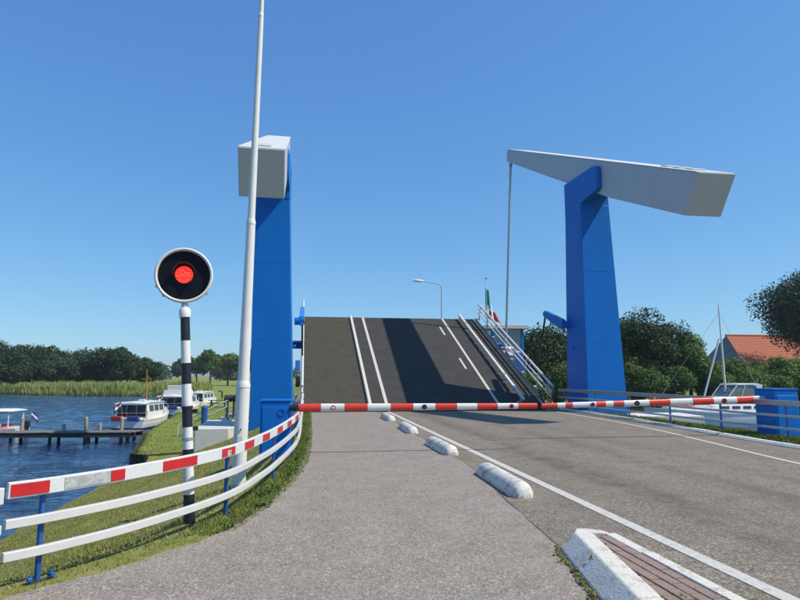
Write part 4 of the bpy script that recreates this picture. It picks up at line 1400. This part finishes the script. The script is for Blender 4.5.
# rows of pantiles as raised courses
sl_ang = math.atan2(HR - HE + .3, HW / 2)
tl_ = MB()
for k in range(34):
    t_ = (k + .5) / 34
    y_ = -HW / 2 * (1 - t_)
    z_ = HE - .3 + (HR - HE + .3) * t_
    tl_.box(((x0 + x1) / 2 + .8 * t_, y_ - .02, z_ + .012), (x1 - x0 - 1.6 * t_, .07, .022), Matrix.Rotation(sl_ang, 3, 'X'))
tc = tl_.build("tile_course", "roof_orange", rf)
MB().tube([(x0 + 1.5, 0, HR + .03), (x1, 0, HR + .03)], .16, 10).build("ridge_tiles", "roof_orange", rf, smooth=True)
for k, xw in enumerate((-9, -5, -1, 3, 7)):
    w_ = MB().box((xw, -HW / 2 + .38, 1.6), (1.5, .12, 1.5)).build("window", "white_paint", hs)
    MB().box((xw, -HW / 2 + .31, 1.6), (1.3, .04, 1.3)).build("pane", "glass", w_)


# ------------------------------------------------------------------ trees and bushes
def leaves(rng, cen, rad, n, size, lobes, thin=0.0, flat=1.0):
    cen = np.array(cen, float)
    rad = np.array(rad, float)
    k = lobes
    d = rng.normal(size=(k, 3))
    d /= np.linalg.norm(d, axis=1)[:, None]
    rr_ = rng.uniform(.25, 1.0, (k, 1)) ** .6
    lc = cen + d * rr_ * rad * 0.70
    lr = rng.uniform(.24, .44, (k, 1)) * rad.mean() * np.array([1, 1, .85 * flat])
    w = lr[:, 0] ** 2
    idx = rng.choice(k, n, p=w / w.sum())
    d = rng.normal(size=(n, 3))
    d /= np.linalg.norm(d, axis=1)[:, None]
    sh = rng.uniform(.45, 1.08, (n, 1)) ** .7
    # ragged shell
    sh *= 1 + .18 * np.sin(d[:, :1] * 7 + idx[:, None]) * np.cos(d[:, 2:] * 6 + idx[:, None] * 2)
    p = lc[idx] + d * sh * lr[idx]
    nrm = d * .6 + rng.normal(size=(n, 3)) * .55 + np.array([0, 0, .35])
    nrm /= np.linalg.norm(nrm, axis=1)[:, None]
    a = np.cross(nrm, rng.normal(size=(n, 3)))
    a /= np.linalg.norm(a, axis=1)[:, None]
    b_ = np.cross(nrm, a)
    s = size * rng.uniform(.55, 1.35, (n, 1))
    q = np.stack([p - a * s, p - b_ * s * .55 + nrm * s * .12, p + a * s, p + b_ * s * .55 + nrm * s * .12], 1)
    return q.reshape(-1, 3), lc, lr


def tree(name, label, x, y, top, crown_r, seed, mat, n, size, lobes=18, trunk_h=None, cat="tree", group=None, z0=None, low=None, flat=1.0, trunk=True, squash=1.0):
    rng = np.random.RandomState(seed)
    zb = float(height(x, y)) if z0 is None else z0
    zb = max(zb, ZW)
    t = thing(name, (x, y, zb), label, cat, group)
    H = top - zb
    lo = (H * .18 if low is None else low)
    cz = (H + lo) / 2
    rz_ = (H - lo) / 2
    q, lc, lr = leaves(rng, (0, 0, cz), (crown_r, crown_r * squash, rz_), n, size, lobes, flat=flat)
    q[:, 2] = np.maximum(q[:, 2], 0.02)
    np_mesh("crown", q, 4, mat, t)
    tr = MB()
    r0 = max(.06, H * .022)
    bend = rng.uniform(-.25, .25, 2)
    tr.tube([(0, 0, -.4), (bend[0] * .3, bend[1] * .3, H * .2), (bend[0], bend[1], H * .45), (bend[0] * 1.5, bend[1] * 1.3, H * .8)], [r0 * 1.35, r0, r0 * .7, r0 * .2], 9)
    for c in lc[:10]:
        hz = rng.uniform(.22, .5) * H
        st_ = Vector((bend[0] * hz / (H * .45) * .9, bend[1] * hz / (H * .45) * .9, hz))
        e = Vector(c)
        mid = st_.lerp(e, .5) + Vector((0, 0, H * .03))
        tr.tube([st_, mid, e], [r0 * .5, r0 * .3, r0 * .08], 6)
    tr.build("trunk", "bark", t, smooth=True)
    return t


# far left: a copse beyond the lake
specs = [(-92, 165, 9.0, 9), (-80, 163, 12.2, 8.5), (-72, 165, 10.9, 8), (-64, 162, 9.0, 7), (-57, 163, 8.6, 6.5), (-51.5, 161, 9.9, 6.5), (-46.5, 160, 9.4, 6), (-42.5, 163, 6.4, 5), (-60, 158, 7.0, 6), (-70, 156, 7.0, 6.5), (-104, 166, 11, 9)]
pos = ["left edge of the picture", "second from left, tallest in the copse", "third in the copse", "at the dip in the copse skyline", "right of the dip in the copse skyline",
       "tall round one right of the dip in the copse", "second from the right end of the copse", "low one at the right end of the copse", "front of the copse below the dip", "front of the copse on its left side", "outermost left of the copse"]
for k, (x, y, tp, cr_) in enumerate(specs):
    tree("tree", "dark tree beyond the lake, " + pos[k], x, y, tp, cr_, 20 + k, "leaf_dark" if k % 4 else "leaf_far", 12000, .30, 34, group="trees of the copse beyond the lake", low=.3)
# left middle distance: parkland trees with visible trunks
for k, (x, y, tp, cr_, lb) in enumerate([(-36.5, 205, 8.8, 5.5, "leftmost of the park trees right of the signal pole"), (-31.5, 200, 11.0, 5.2, "tallest of the park trees right of the signal pole"),
                                         (-26.3, 202, 9.4, 5.0, "park tree third from the signal pole, left of the white mast"), (-20.5, 198, 10.2, 5.6, "park tree just behind the white mast"), (-52, 260, 9.5, 5.5, "distant dark tree left of the signal pole"), (-47, 330, 9, 7, "hazy distant tree behind the moored cruisers")]):
    tree("tree", "round leafy " + lb if k < 4 else lb, x, y, tp, cr_, 50 + k, "leaf_mid" if k < 4 else "leaf_far", 5200, .38, 18, group="trees in the left parkland", low=3.2 if k < 4 else .8)
rng = np.random.RandomState(77)
out = []
for k in range(26):
    q, _, _ = leaves(rng, (-260 + k * 24 + rng.uniform(-8, 8), 430 + rng.uniform(-50, 60), 2.2), (14, 9, rng.uniform(4.5, 8.5)), 700, 1.0, 12)
    q[:, 2] = np.maximum(q[:, 2], -1.8)
    out.append(q)
tag(np_mesh("far_wood", np.concatenate(out), 4, "leaf_far"), "low hazy belt of distant trees along the horizon", "wood", kind="stuff")

# right bank: a belt of trees, lower bushes in front
belt = [(18.5, 62, 6.2, 3.6, "leaf_mid"), (22.5, 60, 7.4, 3.8, "leaf_dark"), (26.5, 63, 8.0, 4.0, "leaf_dark"), (31.0, 61, 8.4, 4.0, "leaf_mid"), (34.8, 60, 9.2, 4.2, "leaf_dark"), (38.6, 62, 8.6, 3.8, "leaf_dark"),
        (40.6, 60, 7.0, 3.2, "leaf_mid"), (46.8, 61, 3.6, 3.2, "leaf_bush"), (51.0, 61, 4.0, 3.6, "leaf_mid"), (55.4, 62, 3.4, 3.4, "leaf_bush"), (60, 62, 2.6, 3.4, "leaf_mid"), (65, 63, 2.4, 3.4, "leaf_mid")]
posb = ["beside the control cabin", "second right of the control cabin", "behind the operating lever of the right tower", "directly behind the right tower shaft", "tallest just right of the right tower", "second right of the right tower",
        "left of the yacht mast", "behind the yacht mast top", "below the slate gable", "in front of the orange roof", "low one below the orange roof eaves", "low one at the right picture edge"]
for k, (x, y, tp, cr_, mt) in enumerate(belt):
    tree("tree", "dense green tree on the right bank, " + posb[k], x, y, tp, cr_, 200 + k, mt, 14000, .15, 30, group="trees on the right bank", low=.1)
bsh = [(17, 58.4, 2.4, 2.4), (21, 58.2, 3.0, 2.6), (25, 58.4, 3.4, 2.7), (29, 58.2, 3.4, 2.7), (33.5, 58.0, 3.7, 2.8), (37.5, 58.2, 3.2, 2.6), (41.5, 58.0, 3.5, 2.7), (45.5, 58.2, 3.1, 2.6), (49.5, 58.2, 2.9, 2.6), (53.8, 58.4, 2.9, 2.6), (58, 58.6, 2.4, 2.5)]
posh = ["below the control cabin", "second from the control cabin", "under the operating lever", "left edge of the right tower", "right edge of the right tower", "between the right tower and the strut",
        "left of the yacht strut", "behind the yacht wheelhouse", "right of the yacht wheelhouse", "above the right blue cabinet", "far right above the railing"]
for k, (x, y, tp, cr_) in enumerate(bsh):
    tree("bush", "light green waterside bush, " + posh[k], x, y, tp, cr_, 300 + k, "leaf_bush", 9000, .12, 24, cat="bush", group="bushes along the right waterside", low=.0)
# thin pale treetops above the belt
for k, (x, y, tp, cr_, lb) in enumerate([(37.5, 66, 9.8, 2.2, "wispy thin treetop above the belt left of the yacht mast"), (42.2, 66, 9.0, 1.8, "wispy thin treetop nearest the yacht mast")]):
    tree("tree", lb, x, y, tp, cr_, 400 + k, "leaf_far", 900, .16, 14, group="thin treetops", low=5)
# nearer dark tree at the upper right
tree("tree", "dark blue green tree overhanging the orange roof at the right edge", 64.0, 68.0, 16.6, 7.6, 501, "leaf_blue", 48000, .165, 110, low=5.6)


# ------------------------------------------------------------------ reeds and grass (uncountable)
def blades(name, xs, ys, zs, h, w, lean_, mat, rng, label, cat):
    n = len(xs)
    a = rng.uniform(0, 2 * np.pi, n)
    dx, dy = np.cos(a), np.sin(a)
    hh_ = h * rng.uniform(.55, 1.2, n)
    ww = w * rng.uniform(.6, 1.3, n)
    la = rng.uniform(0, 2 * np.pi, n)
    ll = lean_ * hh_ * rng.uniform(.1, 1, n)
    p0 = np.stack([xs - dx * ww, ys - dy * ww, zs], 1)
    p1 = np.stack([xs + dx * ww, ys + dy * ww, zs], 1)
    p2 = np.stack([xs + dx * ww * .6 + np.cos(la) * ll * .4, ys + dy * ww * .6 + np.sin(la) * ll * .4, zs + hh_ * .6], 1)
    p3 = np.stack([xs + np.cos(la) * ll, ys + np.sin(la) * ll, zs + hh_], 1)
    q = np.stack([p0, p1, p2, p3], 1).reshape(-1, 3)
    o = np_mesh(name, q, 4, mat)
    return tag(o, label, cat, kind="stuff")


rng = np.random.RandomState(1)
n = 52000
yy = 127 + rng.uniform(0, 1, n) ** 1.2 * 28
xx = rng.uniform(-120, -22, n)
yb = interp([(-120, 172), (-69, 148.6), (-46, 132), (-36, 130.6), (-22, 124)])(xx)
yy = yb + rng.uniform(0, 1, n) ** 1.3 * 22 - .6 - 1.6 * np.maximum(0, np.sin(xx * .31) + .3 * np.sin(xx * 1.3))
zs = np.maximum(height(xx, yy), ZW - .2)
pat = .95 + .18 * np.sin(xx * .35) * np.cos(yy * .5 + xx * .13) + .12 * np.sin(xx * 1.7 + yy)
blades("reed_bed", xx, yy, zs, 1.75 * pat, .085, .35, "reed", rng, "tall green and straw reeds lining the far shore of the lake", "reeds")

# short grass on the left slope
n = 120000
xx = rng.uniform(0, 1, n) ** .8
yy = 3.5 + rng.uniform(0, 1, n) ** 1.3 * 23
xl = path_left(yy)
xx = xl - .05 - xx * 7.5
ok = np.ones(n, bool)
dead = np.sin(xx * 2.1 + 1) * np.cos(yy * 1.7) + rng.normal(0, .5, n)
keep = dead < 1.0
xx, yy = xx[keep], yy[keep]
zs = height(xx, yy) - .005
keep = zs > ZW
xx, yy, zs = xx[keep], yy[keep], zs[keep]
blades("grass", xx, yy, zs, .042, .0055, 1.0, "grass_dry", rng, "short dry grass on the slope left of the path", "grass")
# greener strip along the path edge and fence
n = 15000
yy = 6.8 + rng.uniform(0, 1, n) * 20
tuft = np.round(yy * 3.2) / 3.2 + rng.normal(0, .07, n)
yy = np.where(rng.uniform(0, 1, n) < .6, tuft, yy)
wid = np.interp(yy, [5, 7, 10, 14, 25], [.35, .55, .5, .35, .3])
xx = path_left(yy) + .07 - rng.uniform(0, 1, n) ** 1.2 * wid
zs = np.zeros(n) - .03
near_p = yy < 6.6
sc_ = np.where(near_p, .55, 1.0)
blades("verge_grass", xx, yy, zs, .065, .007, .9, "grass_lush", rng, "green grass and weeds growing along the edge of the cycle path", "grass")
# right verge
n = 60000
yy = 6 + rng.uniform(0, 1, n) * 22
xx = kerb_right(yy) + .15 + rng.uniform(0, 1, n) ** .8 * 2.2
zs = height(xx, yy) - .01
blades("verge_grass", xx, yy, zs, .12, .011, .8, "grass_lush", rng, "green grass on the verge below the right grey railing", "grass")
# peninsula and far side tufts
n = 26000
yy = 30.6 + rng.uniform(0, 1, n) ** 1.4 * 45
xx = bank_x(yy) + .25 + rng.uniform(0, 1, n) * 9
zs = height(xx, yy)
keep = zs > -2.3
blades("bank_grass", xx[keep], yy[keep], zs[keep], .05, .018, .9, "grass_lush", rng, "green mown grass on the low bank beside the moored boats", "grass")


# leafy weeds: at the fence foot, the island and beside the kerb
def weed_mass(name, spots, mat, label, seed, size):
    rng_ = np.random.RandomState(seed)
    out = []
    for (x, y, z, r, n_) in spots:
        q, _, _ = leaves(rng_, (x, y, z + r * .45), (r, r, r * .7), n_, size, 6)
        q[:, 2] = np.maximum(q[:, 2], z)
        out.append(q)
    o = np_mesh(name, np.concatenate(out), 4, mat)
    return tag(o, label, "weeds", kind="stuff")


rr = random.Random(31)
spots = []
for k in range(30):
    y = 6.9 + rr.random() ** 1.2 * 14
    x = float(path_left(y)) - rr.uniform(.0, .28) * (1 if y < 12 else .6)
    spots.append((x, y, -.02, rr.uniform(.06, .15), 60))
weed_mass("weeds", spots, "weed", "low leafy green weeds at the foot of the left railing", 3, .022)
spots = []
for k in range(90):
    y = 9 + rr.random() * 18
    spots.append((float(kerb_right(y)) + .26 + rr.random() * .35, y, .0, rr.uniform(.06, .14), 40))
weed_mass("weeds", spots, "leaf_mid", "dark low weeds growing behind the right white kerb", 8, .03)
spots = []
for k in range(52):
    y = 3.3 + k * .045
    spots.append((lx(y) - .165 - abs(rr.gauss(0, .03)), y + rr.uniform(-.05, .05), .008, rr.uniform(.015, .045), 26))
spots += [(lx(4.98) - .03, 4.97, .1, .06, 60), (lx(5.2) + .19, 5.3, .12, .04, 40), (lx(4.6) + .19, 4.72, .12, .035, 30), (lx(5.0) + .2, 5.02, .12, .03, 26), (lx(3.8) + .2, 3.85, .12, .05, 40), (2.55, 4.0, .13, .035, 26), (2.82, 5.3, .12, .02, 16)]
weed_mass("weeds", spots, "grass_dry", "dry weeds and moss in the joints of the brick island kerb", 5, .011)


# ------------------------------------------------------------------ thin summer haze
m = bpy.data.materials.new("haze_air")
m.use_nodes = True
nt = m.node_tree
nt.nodes.clear()
mo = nt.nodes.new("ShaderNodeOutputMaterial")
pv = nt.nodes.new("ShaderNodeVolumePrincipled")
pv.inputs["Color"].default_value = (0.86, 0.92, 1.0, 1)
pv.inputs["Density"].default_value = 0.00025
pv.inputs["Anisotropy"].default_value = 0.2
nt.links.new(pv.outputs[0], mo.inputs["Volume"])
MATS["haze_air"] = m
hz = MB().box((0, 2900, 7.7), (10400, 6500, 26.6)).build("haze", "haze_air")
tag(hz, "thin pale summer haze over the water and fields", "haze", kind="stuff")
